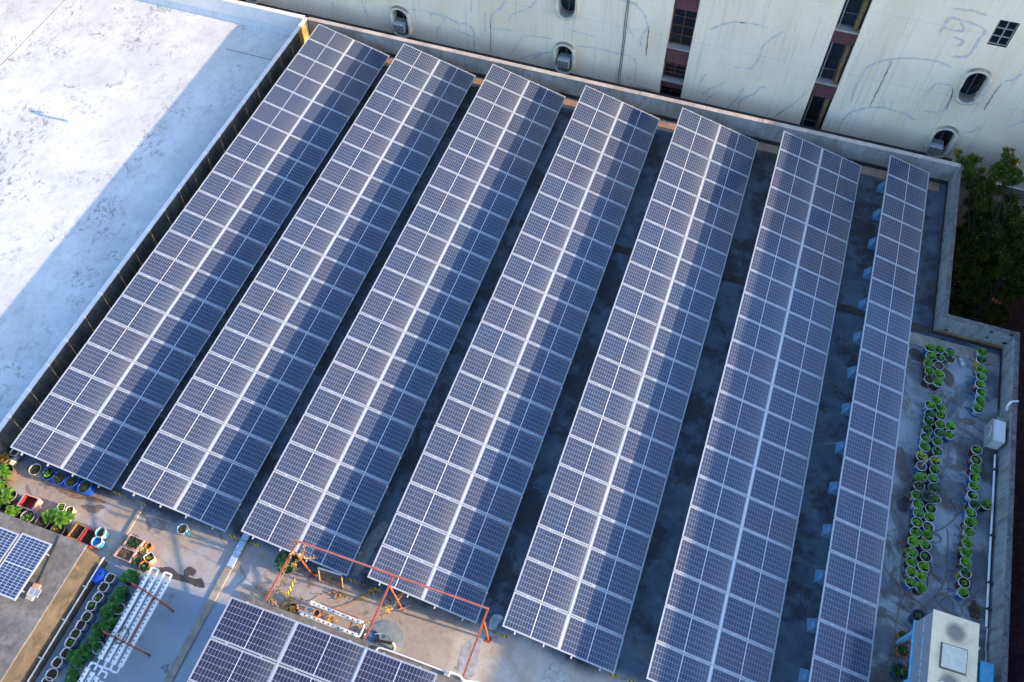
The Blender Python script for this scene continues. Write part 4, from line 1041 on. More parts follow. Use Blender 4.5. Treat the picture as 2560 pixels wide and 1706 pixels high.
wallr = [('A', (1862, 850), 'red', 'L'), ('A', (1852, 942), 'yellow', 'K'), ('A', (1857, 1050), 'red', 'L'), ('A', (1852, 1135), 'blue', 'L'), ('A', (1842, 1228), 'red', 'L'), ('A', (1855, 1322), 'blue', 'L'), ('A', (1842, 1422), 'blue', 'L'), ('A', (1815, 1512), 'blue', 'L'),
         ('B', (1765, 427), 'red', 'l'), ('B', (1758, 537), 'red', 'l'), ('B', (1752, 638), 'red', 'L'), ('B', (1742, 748), 'blue', 'B'), ('B', (1732, 842), 'red', 'L'), ('B', (1715, 948), 'blue', 'l'), ('B', (1735, 1052), 'black', 'K'), ('B', (1698, 1158), 'blue', 'L'),
         ('B', (1682, 1262), 'red', 'L'), ('B', (1672, 1372), 'red', 'L'), ('B', (1658, 1492), 'red', 'L'), ('C', (1680, 42), 'maroon', 'L'), ('C', (1672, 155), 'maroon', 'L'), ('C', (1670, 277), 'yellow', 'K'), ('C', (1650, 397), 'red', 'l'), ('C', (1640, 512), 'blue', 'B')]
ORD3 = ORD2+['twenty-first', 'twenty-second', 'twenty-third', 'twenty-fourth', 'twenty-fifth']
for lst, where in ((left, 'left file of the double row'), (right, 'right file of the double row'), (wallr, 'line nearest the east wall')):
    for i, (vw, xy, c, k_) in enumerate(lst):
        place(vw, xy, c, k_, '%s, %s bucket, %s in the %s' % (KN[k_].replace('large ', '').replace('feathery grey green plant', 'feathery plant'), CN[c], ORD3[i], where))
place('B', (1460, 152), 'blue', 'B', 'bright lettuce bucket standing out beside the long double row, upper of two')
place('B', (1447, 252), 'blue', 'L', 'lettuce bucket standing out beside the long double row, lower of two')
place('B', (1877, 1052), 'black', 'L', 'lone lettuce in a black bucket close to the east wall pipe')
p = pt('B', 1215, 945, z=.45); place('B', (1195, 955), 'black', 'F', 'large feathery grey green plant spreading between lettuce buckets', sc=1.0)

# things between the pots
def pvc(name, label, cat, pts, r, mat, n=12): return tag(MB().tube(pts, r, n).build(name, mat), label, cat)
p = pt('A', 1598, 925, z=.06)
t = thing('pipe_fitting', 'short white pipe fitting lying beside the lettuce block', 'pipe', (p.x, p.y, 0))
MB().lathe([(.055, 0), (.055, .20), (.062, .201), (.062, .30), (.05, .30), (.048, .02)], 14).build('pipe', M['whitepvc'], t)
t.rotation_euler = (R(80), 0, R(20)); t.location.z = .062
p1 = pt('B', 1125, 610, z=.36); p2 = pt('B', 1250, 500, z=.50); p3 = pt('B', 1300, 505, z=.42)
pvc('white_hose', 'pale curved tube bent from one bare bucket over its neighbour', 'hose', smooth_path([p1, p1.lerp(p2, .5)+Vector((0, 0, .08)), p2, p3], 5), .014, M['greyhose'], 8)
def hose(view, pts, label, mat='hose', r=.013, z=.015, name='garden_hose'):
    P = [pt(view, x, y, z=z) for x, y in pts]
    P = [Vector((q.x, q.y, z+.006*(i % 2))) for i, q in enumerate(P)]
    return tag(MB().tube(smooth_path(P, 6), r, 7).build(name, M[mat]), label, 'hose')
hose('C', [(700, 120), (720, 220), (800, 340), (900, 450), (960, 560), (1000, 640), (1060, 740)], 'thin brown hose running from under the narrow row to the navy tub')
hose('C', [(930, 0), (905, 200), (900, 330), (905, 440), (940, 500), (1020, 570), (1130, 630), (1200, 700), (1200, 760)], 'brown hose along the left side of the lettuce buckets')
hose('C', [(905, 470), (885, 620), (870, 760), (850, 860), (835, 1000), (825, 1200), (808, 1400), (800, 1567)], 'long thin dark hose running down the bare floor past the red pots')
hose('C', [(1250, 140), (1260, 220), (1275, 290), (1330, 350), (1390, 400), (1405, 370), (1340, 330), (1280, 290), (1235, 310), (1220, 360), (1215, 480), (1150, 530), (1000, 530), (930, 570), (915, 650), (980, 720), (1080, 745), (1170, 700), (1260, 600), (1370, 480), (1440, 320), (1445, 150), (1455, 0)], 'looped tan hose between the two lines of lettuce buckets')
hose('C', [(1560, 0), (1560, 170), (1500, 300), (1455, 400), (1470, 500), (1360, 520), (1320, 570), (1350, 650), (1430, 720), (1520, 770), (1600, 770), (1625, 720), (1580, 630), (1500, 560), (1420, 540), (1350, 530)], 'coiled tan hose on the floor behind the cooling unit')
hose('C', [(1380, 640), (1390, 590), (1440, 570), (1500, 600), (1525, 660), (1510, 740), (1450, 720), (1400, 680)], 'small inner hose coil beside the cooling unit')
hose('B', [(985, 1330), (970, 1100), (985, 1020), (950, 960), (880, 935), (800, 960), (780, 1010), (800, 1120), (860, 1210), (905, 1310), (925, 1450), (935, 1567)], 'brown hose loop beside the narrow row near its shaded floor patch')
hose('B', [(930, 1500), (905, 1470), (850, 1480), (830, 1520), (860, 1550), (910, 1540), (920, 1500), (880, 1490), (855, 1510)], 'small brown hose coil beside the left lettuce file')
hose('B', [(1460, 985), (1490, 1060), (1550, 1150), (1590, 1080), (1560, 1010), (1490, 975)], 'thin brown hose loop at the blue drip tubes')
hose('B', [(1550, 1150), (1500, 1220), (1400, 1310), (1300, 1360), (1270, 1390), (1320, 1410), (1350, 1460), (1320, 1495), (1260, 1480)], 'brown hose leading from the drip tubes to the lettuce files')
hose('B', [(1415, 1330), (1430, 1400), (1428, 1567)], 'short brown hose with a black end lying on the floor')
hose('A', [(930, 1410), (975, 1425), (1005, 1480), (990, 1530), (940, 1567)], 'beige hose loop beside the narrow single row', 'greyhose', .02)
hose('B', [(0, 362), (80, 352), (160, 345)], 'thin beige hose across the dark alley by the blue blocks', 'greyhose', .012)
DR = [('A', (1680, 905), (1735, 950)), ('A', (1665, 1015), (1750, 1060)), ('A', (1690, 1140), (1755, 1165)), ('A', (1650, 1205), (1745, 1270)), ('A', (1675, 1330), (1750, 1360)), ('A', (1660, 1385), (1740, 1430)), ('A', (1650, 1500), (1735, 1540)),
      ('B', (1580, 375), (1670, 430)), ('B', (1585, 460), (1660, 545)), ('B', (1590, 580), (1655, 645)), ('B', (1555, 705), (1650, 755)), ('B', (1535, 805), (1630, 860)), ('B', (1525, 940), (1610, 945)), ('B', (1580, 970), (1620, 1030)),
      ('B', (1500, 1180), (1590, 1140)), ('B', (1505, 1290), (1560, 1355)), ('B', (1495, 1400), (1555, 1450)), ('B', (1480, 1510), (1545, 1540)), ('C', (1500, 95), (1570, 150)), ('C', (1465, 255), (1550, 270)), ('C', (1500, 340), (1560, 390)), ('C', (1440, 465), (1525, 505))]
for i, (vw, a, c) in enumerate(DR):
    A_, B_ = pt(vw, *a, z=.012), pt(vw, *c, z=.03)
    o = MB().tube(smooth_path([A_, A_.lerp(B_, .5)+Vector((.02, .03, .02)), B_], 4), .011, 6).build('drip_tube', M['bluehose'])
    tag(o, 'thin blue drip tube beside the wall line of buckets, %s from the parapet step' % ORD3[i], 'drip tube', 'blue drip tubes beside the wall line of buckets')
# long pipe on the east wall with brackets
t = thing('wall_pipe', 'long pale pipe running low along the inside of the east parapet', 'pipe', (29.07, -13, .22))
MB().tube([(0, 1.9, 0), (0, -.4, 0), (-.01, -1.5, 0), (0, -3.72, 0)], .034, 10).build('pipe', M['whitepvc'], t)
MB().tube([(.03, -3.75, 0), (.03, -4.4, -.05), (.03, -4.42, 0), (.03, -5.3, 0)], .026, 10).build('lower_pipe', M['galv'], t)
bk = None
for y_ in (1.35, -.9, -2.4, -3.2):
    if bk is None: bk = MB().tube([(0, 0, -.05), (0, 0, .05)], .045, 10).box(.0, .105, -.035, .035, -.03, .05).build('bracket', M['blackpot'], t, (0, y_, 0))
    else: kid(bk, t, (0, y_, 0))
# condenser on the wall
t = thing('condenser_unit', 'white air conditioner condenser fixed to the inside of the east parapet', 'air conditioner', (28.88, -10.55, .28), 0)
MB().bbox(-.18, .20, -.42, .34, .02, .58, .02).build('casing', M['whiteplastic'], t)
MB().bbox(-.205, -.182, -.46, .36, 0, .60, .006).build('front_panel', M['greypot'], t)
g = MB().lathe([(.21, 0), (.21, .012), (.19, .014)], 22).build('fan_guard', M['whiteplastic'], t, (-.206, -.02, .32)); g.rotation_euler = (0, R(-90), 0)
MB().box(.02, .20, .345, .60, .30, .34).build('bracket', M['galv'], t)
nt_ = MB()
for i in range(9): nt_.tube([(-.15+.042*i, .36, .56), (-.13+.042*i, .72, .60)], .004, 4)
for i in range(9): nt_.tube([(-.15, .37+.043*i, .565+.004*i), (.21, .37+.043*i, .565+.004*i)], .004, 4)
nt_.build('cage', worn('green_cage', (.12, .17, .12), .6, .3, 6), t)
P = [pt('A', x, y, z=z) for x, y, z in ((2150, 1530, .85), (2165, 1480, 1.02), (2210, 1435, 1.08), (2285, 1430, 1.04))]
MB().tube(smooth_path([Vector((q.x-28.88, q.y+10.55, q.z-.28)) for q in P], 5), .036, 10).build('pipe', M['whitepvc'], t)
# cooling unit on stand
t = thing('cooling_unit', 'cream roofed cooling unit with a slatted grey side on blue legs', 'cooling unit', (26.81, -17.63, 0))
MB().bbox(.015, 1.11, -4.2, 0, 1.30, 2.46, .015).build('casing', M['cream'], t)
MB().box(.0, .0148, -4.19, -.012, 1.34, 2.44).build('louvre_panel', M['louvre'], t)
MB().bbox(-.02, 1.13, -4.22, .02, 2.461, 2.50, .012).build('roof', M['cream'], t)
yy = -.05
while yy > -4.1:
    l_ = random.uniform(.10, .34); MB().box(-.004, -.0005, max(yy-l_, -4.15), yy, 1.855+random.uniform(-.01, .01), 1.90+random.uniform(-.012, .012)).build('worn_stripe', M['paleblue'], t); yy -= l_+random.uniform(.04, .14)
MB().bbox(-.05, 1.13, -4.22, .03, 1.22, 1.298, .01).build('base_frame', M['bluelegs'], t)
lg = None
for x_, y_ in ((.0, -.30), (1.05, -.30), (.0, -1.62), (1.05, -1.62), (.0, -3.0), (1.05, -3.0)):
    if lg is None: lg = MB().box(-.05, .05, -.05, .05, .0, 1.219).build('leg', M['bluelegs'], t, (x_, y_, 0))
    else: kid(lg, t, (x_, y_, 0))
def stain_disc(r, seed, c):
    rnd = random.Random(seed); mb = MB(); n = 40
    mb.add([(r*math.cos(6.2832*i/n), r*math.sin(6.2832*i/n), 0) for i in range(n)], [list(range(n))]); return mb
mt, n_, b_ = newmat('water_stain'); k = NT(n_)
o_ = k.sep(k.coord()); rr = k.math('SQRT', k.math('ADD', k.math('POWER', o_[0], 2.0), k.math('POWER', o_[1], 2.0)))
rr = k.math('MULTIPLY_ADD', k.math('SUBTRACT', k.noise(k.coord(), 6, 5, .6), .5), .09, rr)
rg = k.math('MULTIPLY', k.ramp(k.math('FRACT', k.math('MULTIPLY', rr, 17.0)), .3, .9), .25)
al = k.math('MULTIPLY', k.ramp(rr, .10, .34, 1, 0), k.math('ADD', .62, rg), clamp=True)
k.put(b_.inputs['Base Color'], (.24, .215, .19, 1)); b_.inputs['Roughness'].default_value = .6; k.put(b_.inputs['Alpha'], al); M['stain'] = mt
for x_, y_ in ((.56, -.42), (.50, -1.75), (.62, -2.9)): stain_disc(.42, 3, None).build('water_stain', M['stain'], t, (x_, y_, 2.5025))
a = [pt('U', *q, z=2.54) for q in ((482, 462), (748, 545), (730, 800), (462, 716))]
hp = MB(); hp.prism([(q.x-26.81, q.y+17.63) for q in a][::-1], 2.509, 2.575); hp.build('hatch', M['creampot'], t)
hq = MB(); cx_ = sum(q.x for q in a)/4; cy_ = sum(q.y for q in a)/4
hq.prism([(cx_+(q.x-cx_)*1.14-26.81, cy_+(q.y-cy_)*1.14+17.63) for q in a][::-1], 2.5032, 2.5085); hq.build('hatch_seal', worn('dark_hatch_seal', (.14, .12, .11), .8, .4, 4), t)
MB().tube([(1.13, -.52, 2.2), (1.24, -.52, 2.2), (1.25, -.52, 2.1), (1.25, -.52, 1.9)], .055, 10).build('elbow_pipe', M['creampot'], t)
P = [pt('U', x, y, z=2.55) for x, y in ((455, 896), (475, 884), (500, 896))]
MB().bbox(P[0].x-26.81, P[2].x-26.81, P[1].y+17.63-.25, P[1].y+17.63, 2.503, 2.56, .01).build('vent_cap', M['whiteplastic'], t)
# cyan cabinet
t = thing('cabinet', 'bright cyan metal cabinet between the cooling unit and the east wall', 'cabinet', (28.55, -18.09, 0))
MB().bbox(.03, .32, -.90, -.01, 0, 1.15, .01).build('body', worn('teal_cabinet_side', (.02, .16, .22), .5, .2, 6), t)
MB().bbox(.0, .345, -.93, .02, 1.151, 1.20, .008).build('top', M['cyan'], t)
MB().box(.0, .028, -.75, -.1, .2, 1.05).build('door', M['cyan'], t)
t = thing('meter_box', 'small grey metal box beside the cooling unit above the cyan cabinet', 'meter box', (28.32, -17.95, 0))
MB().bbox(-.10, .12, -.22, .20, .75, 1.25, .012).build('body', M['galv'], t); MB().box(-.02, .02, -.05, .05, 0, .749).build('leg', M['galv'], t)
# pots left of the cooling unit
def round_pot(loc, r, hgt, mat, label, plants=(), cat='potted plant', name='potted_plant', group=None, soil='soil', sq=0, rz=None, fill=.05, sx=1, taper=.8):
    t = thing(name, label, cat, (loc[0], loc[1], .001), random.uniform(0, 6.28) if rz is None else rz, group)
    wl = .012
    MB().lathe([(r*taper, 0), (r*.97, hgt-.03), (r*1.04, hgt-.028), (r*1.05, hgt), (r-wl, hgt), (r-wl*1.6, hgt*.35)], 24, cap0=True, sx=sx, sq=sq).build('pot', M[mat], t)
    if soil:
        n = 24; mb = MB(); vs = [(0, 0, .01)]
        for rr_ in (.5, 1.0):
            for i in range(n):
                a = 6.2832*i/n; kq = (abs(math.cos(a))**sq+abs(math.sin(a))**sq)**(-1/sq) if sq else 1
                vs.append(((r-wl*1.2)*rr_*sx*math.cos(a)*kq, (r-wl*1.2)*rr_*math.sin(a)*kq, random.uniform(-.008, .012) if rr_ < 1 else 0))
        mb.add(vs, [(0, 1+i, 1+(i+1) % n) for i in range(n)]+[(1+i, 1+n+i, 1+n+(i+1) % n, 1+(i+1) % n) for i in range(n)])
        mb.build('soil', M[soil], t, (0, 0, hgt-fill))
    for p, s_, off in plants: kid(p, t, (off[0], off[1], hgt-fill), random.uniform(0, 6.28), s_)
    return t
def rpot(view, xy, r, hgt, *a, **kw): return round_pot(pt(view, *xy, z=hgt), r, hgt, *a, **kw)
SPK = [rosette('spiky_leaves', M['kale'], 90+i, 26, .24, .05, (.35, 1.2), .4, .1) for i in range(2)]
rpot('C', (1120, 790), .19, .40, 'navytub', 'navy blue tub with a small plant half under the cooling unit', [(KALE[0], .7, (0, 0))])
rpot('C', (935, 1020), .15, .26, 'terracotta', 'spiky green plant in a terracotta pot, upper of two beside the cooling unit', [(SPK[0], 1.0, (0, 0))])
rpot('C', (935, 1190), .17, .28, 'terracotta', 'spiky green plant in a terracotta pot, lower of two beside the cooling unit', [(SPK[1], 1.0, (.04, 0))])
rpot('C', (890, 1440), .20, .34, 'navytub', 'bushy green plant in a dark teal tub at the bottom edge', [(SPK[0], 1.3, (0, 0)), (KALE[1], 1.0, (.05, 0))])
rk = MB(); rnd = random.Random(5)
for i in range(60):
    p = pt('U', random.gauss(830, 22), random.gauss(95, 45), z=.01); leaf(rk, (p.x, p.y, .006), rnd.uniform(0, 6.28), .11, .05, .2, .1, rnd, .2, 2)
tag(rk.build('leaf_litter', worn('dead_leaves', (.10, .065, .04), .9, .4, 9)), 'heap of dead brown leaves by the east wall near the cooling unit', 'leaf litter', kind='stuff')
tag(MB().bbox(-.3, .3, -.012, .012, 0, .30, .005).build('red_board', M['red'], None, (27.3, -11.45, .02)), 'red board leaning out from under the narrow solar row', 'board').rotation_euler = (R(12), 0, R(88))

# ------------------------------------------------------------------ the garden corner, bottom left
BIG = [whorl('paddle_leaves', M['bigleaf'], 100+i, [(random.Random(i).uniform(-.12, .12), random.Random(i+9).uniform(-.12, .12), .34), (.10, -.06, .26), (-.09, .10, .22)], .20, .105) for i in range(4)]
BIGS = [whorl('paddle_leaves', M['bigleaf_sun'], 120+i, [(0, 0, .28), (.11, .06, .22), (-.08, .09, .18)], .17, .095) for i in range(3)]
MOSS = [tuft('low_herbs', M['herb'], 130+i, 200, .24, .10, .06, .03) for i in range(3)]
FERN = [rosette('leafy_herbs', M['lettuce'], 140, 22, .16, .06, (.3, 1.2), .3, .2, .10)]
REDP = [rosette('reddish_leaves', M['redleaf'], 150, 60, .24, .08, (.2, 1.2), .3, .2, .12)]
G1 = 'pots in the garden corner'
rpot('D', (165, 142), .13, .30, 'whiteplastic', 'white pot of black soil under the near corner of the leftmost solar row', [], fill=.04)
rpot('D', (225, 160), .10, .20, 'b_blue', 'small blue and white pot beside the corner of the leftmost solar row', [], soil='drysoil')
p = pt('D', 148, 258, z=.10)
mb = MB(); rnd = random.Random(8); mb.lathe([(.02, 0), (.13, .02), (.16, .10), (.12, .19), (.02, .22)], 9, cap0=True, cap1=True)
mb.v = [(x*rnd.uniform(.8, 1.2), y*rnd.uniform(.8, 1.2), z) for x, y, z in mb.v]
tag(mb.build('stone', M['stone'], None, (p.x, p.y, .002)), 'pale lump of rubble beside the woven basket pots', 'stone')
rpot('D', (40, 215), .17, .30, 'greypot', 'red and yellow leaved plant by the left frame edge', [(REDP[0], 1.0, (0, 0))])
rpot('D', (60, 365), .24, .42, 'basket', 'large green leaved plant in a woven basket pot, upper of two', [(BIGS[0], 1.15, (0, 0))])
rpot('D', (-5, 545), .24, .42, 'basket', 'woven basket pot cut by the left frame edge, lower of two', [(BIGS[1], .9, (0, 0))])
rpot('D', (410, 345), .19, .34, 'creampot', 'cream pot of low moss beside the blue tubs', [(MOSS[0], .62, (0, 0))])
for i, (xy, k_, lab) in enumerate([((565, 392), (FERN[0], 1.0, (0, 0)), 'blue tub with a bright leafy plant, leftmost of four'), ((692, 442), (MOSS[1], .72, (0, 0)), 'blue tub of low dark herbs with red specks, second from the left'),
                                   ((842, 482), (MOSS[2], .72, (0, 0)), 'blue tub of mossy herbs half under the solar row, third from the left'), ((992, 545), (MOSS[0], .74, (0, 0)), 'blue tub of mossy herbs, rightmost of four')]):
    rpot('D', xy, .20, .40, 'bluetub', lab, [k_], fill=.05, group='blue tubs by the end of the leftmost solar row', sx=1.12)
# pink crate lying tilted
def crate(quad, hgt, mat_out, mat_in, label, soil=None, plants=(), wall=.03, fill=.06, tilt=None, cat='planter', name='planter', group=None, zb=.002, sides=None):
    """open box whose four top corners are given (world, on z = hgt)"""
    c = sum((Vector(q) for q in quad), Vector())/4
    t = thing(name, label, cat, (c.x, c.y, zb), 0, group)
    Q = [Vector((q[0]-c.x, q[1]-c.y)) for q in quad]
    ar = sum(Q[i].x*Q[(i+1) % 4].y-Q[(i+1) % 4].x*Q[i].y for i in range(4))
    if ar < 0: Q = Q[::-1]
    mb = MB(); I = [q*(1-wall*2.0/max(.1, q.length)*.9) for q in Q]; B_ = [q*.93 for q in Q]
    zf = hgt-fill
    vs = [(q.x, q.y, 0) for q in B_]+[(q.x*.985, q.y*.985, hgt-.035) for q in Q]+[(q.x, q.y, hgt-.033) for q in Q]+[(q.x, q.y, hgt) for q in Q]+[(q.x, q.y, hgt) for q in I]+[(q.x*.97, q.y*.97, .02) for q in I]
    fs = [(3, 2, 1, 0)]+[(j*4+i, j*4+(i+1) % 4, (j+1)*4+(i+1) % 4, (j+1)*4+i) for j in range(4) for i in range(4)]
    mb.add(vs, fs); mb.build('box', M[mat_out], t)
    lin = MB(); Z = [.022, hgt-.004]
    lin.add([(q.x*.965, q.y*.965, .022) for q in I]+[(q.x*.992, q.y*.992, hgt-.004) for q in I], [(0, 1, 2, 3), (4, 5, 1, 0), (5, 6, 2, 1), (6, 7, 3, 2), (7, 4, 0, 3)])
    lin.build('lining', M[mat_in], t)
    if soil:
        n = 9; mb = MB(); vs = []
        for i in range(n):
            for j in range(n):
                a, b_ = i/(n-1), j/(n-1)
                q = (I[0]*(1-a)+I[1]*a)*(1-b_)+(I[3]*(1-a)+I[2]*a)*b_
                vs.append((q.x*.97, q.y*.97, zf+(random.uniform(-.012, .02) if 0 < i < n-1 and 0 < j < n-1 else 0)))
        mb.add(vs, [(i*n+j, (i+1)*n+j, (i+1)*n+j+1, i*n+j+1) for i in range(n-1) for j in range(n-1)]); mb.build('soil', M[soil], t)
    for p, s_, off in plants: kid(p, t, (off[0], off[1], zf), random.uniform(0, 6.28), s_)
    if tilt: t.rotation_euler = tilt
    return t
def quad(view, pts, z): return [pt(view, x, y, z=z) for x, y in pts]
crate(quad('D', [(290, 628), (470, 690), (375, 835), (195, 775)], .34), .34, 'pinkcrate', 'redcrate', 'empty faded pink crate with a red inside on the left terrace', wall=.03)
rpot('D', (118, 650), .19, .32, 'greypot', 'light green leafy plant in a grey pot left of the pink crate', [(BIGS[2], 1.15, (0, 0))])
rpot('D', (20, 755), .18, .30, 'blackpot', 'green plant in a black pot at the left frame edge', [(BIGS[1], 1.0, (0, 0))])
rpot('D', (150, 835), .21, .34, 'blackpot', 'leafy plant in a dark pot against the left hut below the pink crate', [(BIGS[0], .95, (0, 0))])
rpot('D', (318, 900), .21, .34, 'greypot', 'grey tub with a few bright leaves against the left hut', [(FERN[0], .9, (.04, -.03))], soil='drysoil')
rpot('D', (487, 975), .22, .34, 'blackpot', 'black tub of bare soil against the left hut', [])
rpot('D', (672, 1055), .21, .34, 'blackpot', 'black tub of soil with one small yellow sprig against the left hut', [(YEL[0], .30, (-.10, .02))])
rpot('D', (715, 790), .12, .24, 'creampot', 'small square cream pot with a leafy plant, left of a pair', [(FERN[0], .8, (0, 0))], sq=5, rz=.3)
rpot('D', (815, 825), .12, .24, 'creampot', 'small square cream pot with a purple flower, right of a pair', [(REDP[0], .25, (0, 0))], sq=5, rz=.3)
rpot('D', (640, 895), .15, .26, 'greypot', 'large leafy plant behind the square cream pots, left of two', [(BIGS[1], 1.25, (0, 0))])
rpot('D', (755, 920), .15, .26, 'whiteplastic', 'large leafy plant behind the square cream pots, right of two', [(BIGS[0], 1.25, (0, 0))])
crate(quad('D', [(905, 968), (1025, 1022), (905, 1190), (778, 1140)], .28), .28, 'brownwood', 'brownwood', 'orange brown wooden planter of dark soil beside the left hut', 'soil')
crate(quad('D', [(1032, 1030), (1145, 1075), (1045, 1262), (915, 1195)], .28), .28, 'crimson', 'crimson', 'crimson planter of dark soil beside the two paint buckets', 'soil')
def pail(view, xy, col, label, soil=None, fillmat=None, sc=1.0):
    t = bucket(pt(view, *xy, z=BH*sc), col, label, [], soil=soil, name='bucket', cat='bucket', group='paint buckets on the open terrace', sc=sc)
    if fillmat:
        MB().lathe([(0.001, 0), (BR*.93, 0)], 20, (0, 0, BH-.10)).build('contents', M[fillmat], t)
    hd = MB(); hd.tube(smooth_path([(-BR-.01, 0, BH-.03), (-BR*.7, .11, BH+.05), (0, .15, BH+.08), (BR*.7, .11, BH+.05), (BR+.01, 0, BH-.03)], 4), .006, 6); hd.build('handle', M['galv'], t)
    return t
pail('D', (1185, 1082), 'cyan', 'white and cyan paint bucket of dark water beside the crimson planter', None, 'water')
pail('D', (1137, 1195), 'cyan', 'cyan paint bucket with blue paint inside touching the crimson planter', None, 'bluepaintwet')
pail('D', (2143, 1042), 'cyan', 'lone white and cyan bucket of brown soil on the open floor', 'd')
crate(quad('D', [(1528, 1105), (1705, 1180), (1605, 1310), (1440, 1235)], .27), .27, 'pinkcrate', 'pinkcrate', 'faded pink crate planter full of low green herbs', 'soil', [(MOSS[1], .95, (-.05, 0)), (FERN[0], .6, (.1, .1)), (MOSS[2], .8, (.1, -.05))])
crate(quad('D', [(1418, 1240), (1605, 1315), (1525, 1445), (1330, 1365)], .27), .27, 'pinkcrate', 'pinkcrate', 'faded pink crate planter of bare soil beside the herb crate', 'drysoil')
rpot('D', (1745, 1245), .10, .18, 'orangepot', 'small bright orange pot of soil beside the herb crate', [(FERN[0], .25, (.02, 0))])
rpot('D', (1690, 1300), .10, .16, 'creampot', 'tangle of dry stalks in a small pot between the herb crate and the orange pot', [(YEL[0], .7, (0, 0))], soil='drysoil')
rpot('D', (1752, 1383), .14, .26, 'creampot', 'square cream pot with withered yellow leaves on the open terrace', [(YEL[0], .45, (0, 0))], sq=5, rz=1.0)
rpot('D', (1612, 1415), .13, .24, 'terracotta', 'leafy green plant in a terracotta pot, left of two by the bare crate', [(KALE[0], 1.1, (0, 0))])
rpot('D', (1695, 1480), .15, .28, 'orangepot', 'leafy green plant in an orange terracotta pot, right of two', [(KALE[1], 1.0, (-.05, .04))])
# row of cut jugs along the hut wall
JUG = [((1290, 340), 'H'), ((1215, 445), 'H'), ((1150, 562), 'F'), ((1068, 668), 'F'), ((1015, 792), 'H'), ((945, 895), '-'), ((880, 998), 'H'), ((820, 1095), 'F'), ((770, 1222), '-'), ((665, 1332), '-')]
mt, n_, b_ = newmat('blue_white_jug'); k = NT(n_); s_ = k.sep(k.coord())
k.put(b_.inputs['Base Color'], k.mix(k.ramp(k.math('MULTIPLY_ADD', k.noise(k.coord(), 6, 4, .6), .12, s_[2]), .20, .33), (.14, .28, .52), (.66, .68, .70))); b_.inputs['Roughness'].default_value = .45; M['jug'] = mt
for i, (xy, k_) in enumerate(JUG):
    pl = {'H': [(HERB[i % 3], .9, (0, 0))], 'F': [(LETS[i % 2], 1.0, (.02, 0)), (HERB[0], .7, (0, 0))], '-': []}[k_]
    rpot('E', xy, .135, .36, 'jug', 'cut blue and white jug planter along the left hut wall, %s from the blue drum' % ORD2[i], pl, sq=4, rz=random.uniform(-.2, .2), group='cut jug planters along the left hut wall', taper=.92)
rpot('E', (603, 1475), .17, .32, 'whiteplastic', 'round white bucket planter after the jug row by the bottom edge', [])
rpot('E', (540, 1575), .15, .30, 'jug', 'cut jug planter at the very bottom edge beside the left hut', [], sq=4)
# blue drum lying by the hut
p = pt('E', 1180, 325, z=.2)
t = thing('drum', 'bright blue plastic drum beside the left hut wall', 'drum', (p.x, p.y, 0))
MB().lathe([(.02, 0), (.21, .0), (.225, .03), (.225, .18), (.232, .20), (.225, .22), (.225, .40), (.21, .44), (.02, .445)], 24, cap0=True, cap1=True, sx=.9).build('body', M['bluetub'], t)
MB().lathe([(.035, .446), (.035, .465), (.01, .466)], 12, (.1, .05, 0), cap1=True).build('cap', M['navytub'], t)
# tall leafy plants in navy tubs
TP = [((1495, 315), 1.35, 'first'), ((1385, 500), 1.3, 'second'), ((1290, 610), 1.0, 'third'), ((1235, 690), 1.2, 'fourth'), ((1225, 830), 1.35, 'fifth'), ((1115, 935), 1.15, 'sixth'), ((1080, 1045), 1.2, 'seventh'), ((955, 1190), 1.5, 'eighth'), ((850, 1260), 1.4, 'ninth'), ((800, 1490), 1.3, 'tenth')]
for i, (xy, s_, o_) in enumerate(TP):
    q = pt('E', xy[0]+50, xy[1]+40, z=.25)
    round_pot((q.x, q.y), .19, .25, 'navytub', 'tall plant with dark paddle leaves between jugs and white pipes, %s from the far end' % o_, [(BIG[i % 4], s_*.72, (-.02, .04)), (BIG[(i+1) % 4], s_*.50, (.10, -.06))], group='tall paddle leaved plants beside the white pipes')
rpot('E', (1398, 700), .165, .33, 'whiteplastic', 'white round bucket of murky water beside the white pipes, upper of two', [], soil='water', cat='bucket', name='bucket', fill=.10)
rpot('E', (1152, 1163), .165, .33, 'whiteplastic', 'white round bucket of pale green water beside the white pipes, lower of two', [], soil='greenwater', cat='bucket', name='bucket', fill=.06)

# ------------------------------------------------------------------ hydroponic pipe racks
def hydro(name, label, tubes, z, links, spacing, r=.068, hole=.0215, stand=None, group='white hydroponic pipe racks'):
    """tubes: list of (a, b) points; holes are dark dished cups set into the crown"""
    c = sum((Vector(a)+Vector(b) for a, b in tubes), Vector())/(2*len(tubes))
    t = thing(name, label, 'pipe rack', (c.x, c.y, 0), 0, group); off = Vector((c.x, c.y, 0))
    first = None
    for a, b in tubes:
        a, b = Vector(a)-off, Vector(b)-off; d = (b-a).normalized()
        L_ = (b-a).length
        tb = MB().tube([a, a+d*.001, b-d*.001, b], r, 16)
        tb.tube([a-d*.012, a+d*.07], r+.007, 16); tb.tube([b-d*.07, b+d*.012], r+.007, 16)
        o = tb.build('pipe', M['whitepvc'], t)
        n = int((L_-.2)/spacing); hm = None
        for i in range(n+1):
            p = a+d*(.12+(L_-.24)*i/max(1, n))+Vector((0, 0, r-.004))
            if hm is None: hm = MB().lathe([(.001, .0048), (hole, .0045), (hole*1.03, .0048), (hole*1.04, .001)], 14); ho = hm.build('plant_hole', M['hole'], o, p)
            else: kid(ho, o, p)
    for path, rr in links:
        MB().tube(smooth_path([Vector(q)-off for q in path], 4), rr, 10).build('elbow', M['whitepvc'], t)
    return t, off
z = .62
ends = [((1748, 265), (1165, 1300)), ((1840, 285), (1245, 1340)), ((1912, 310), (1332, 1370)), ((1990, 348), (1415, 1392))]
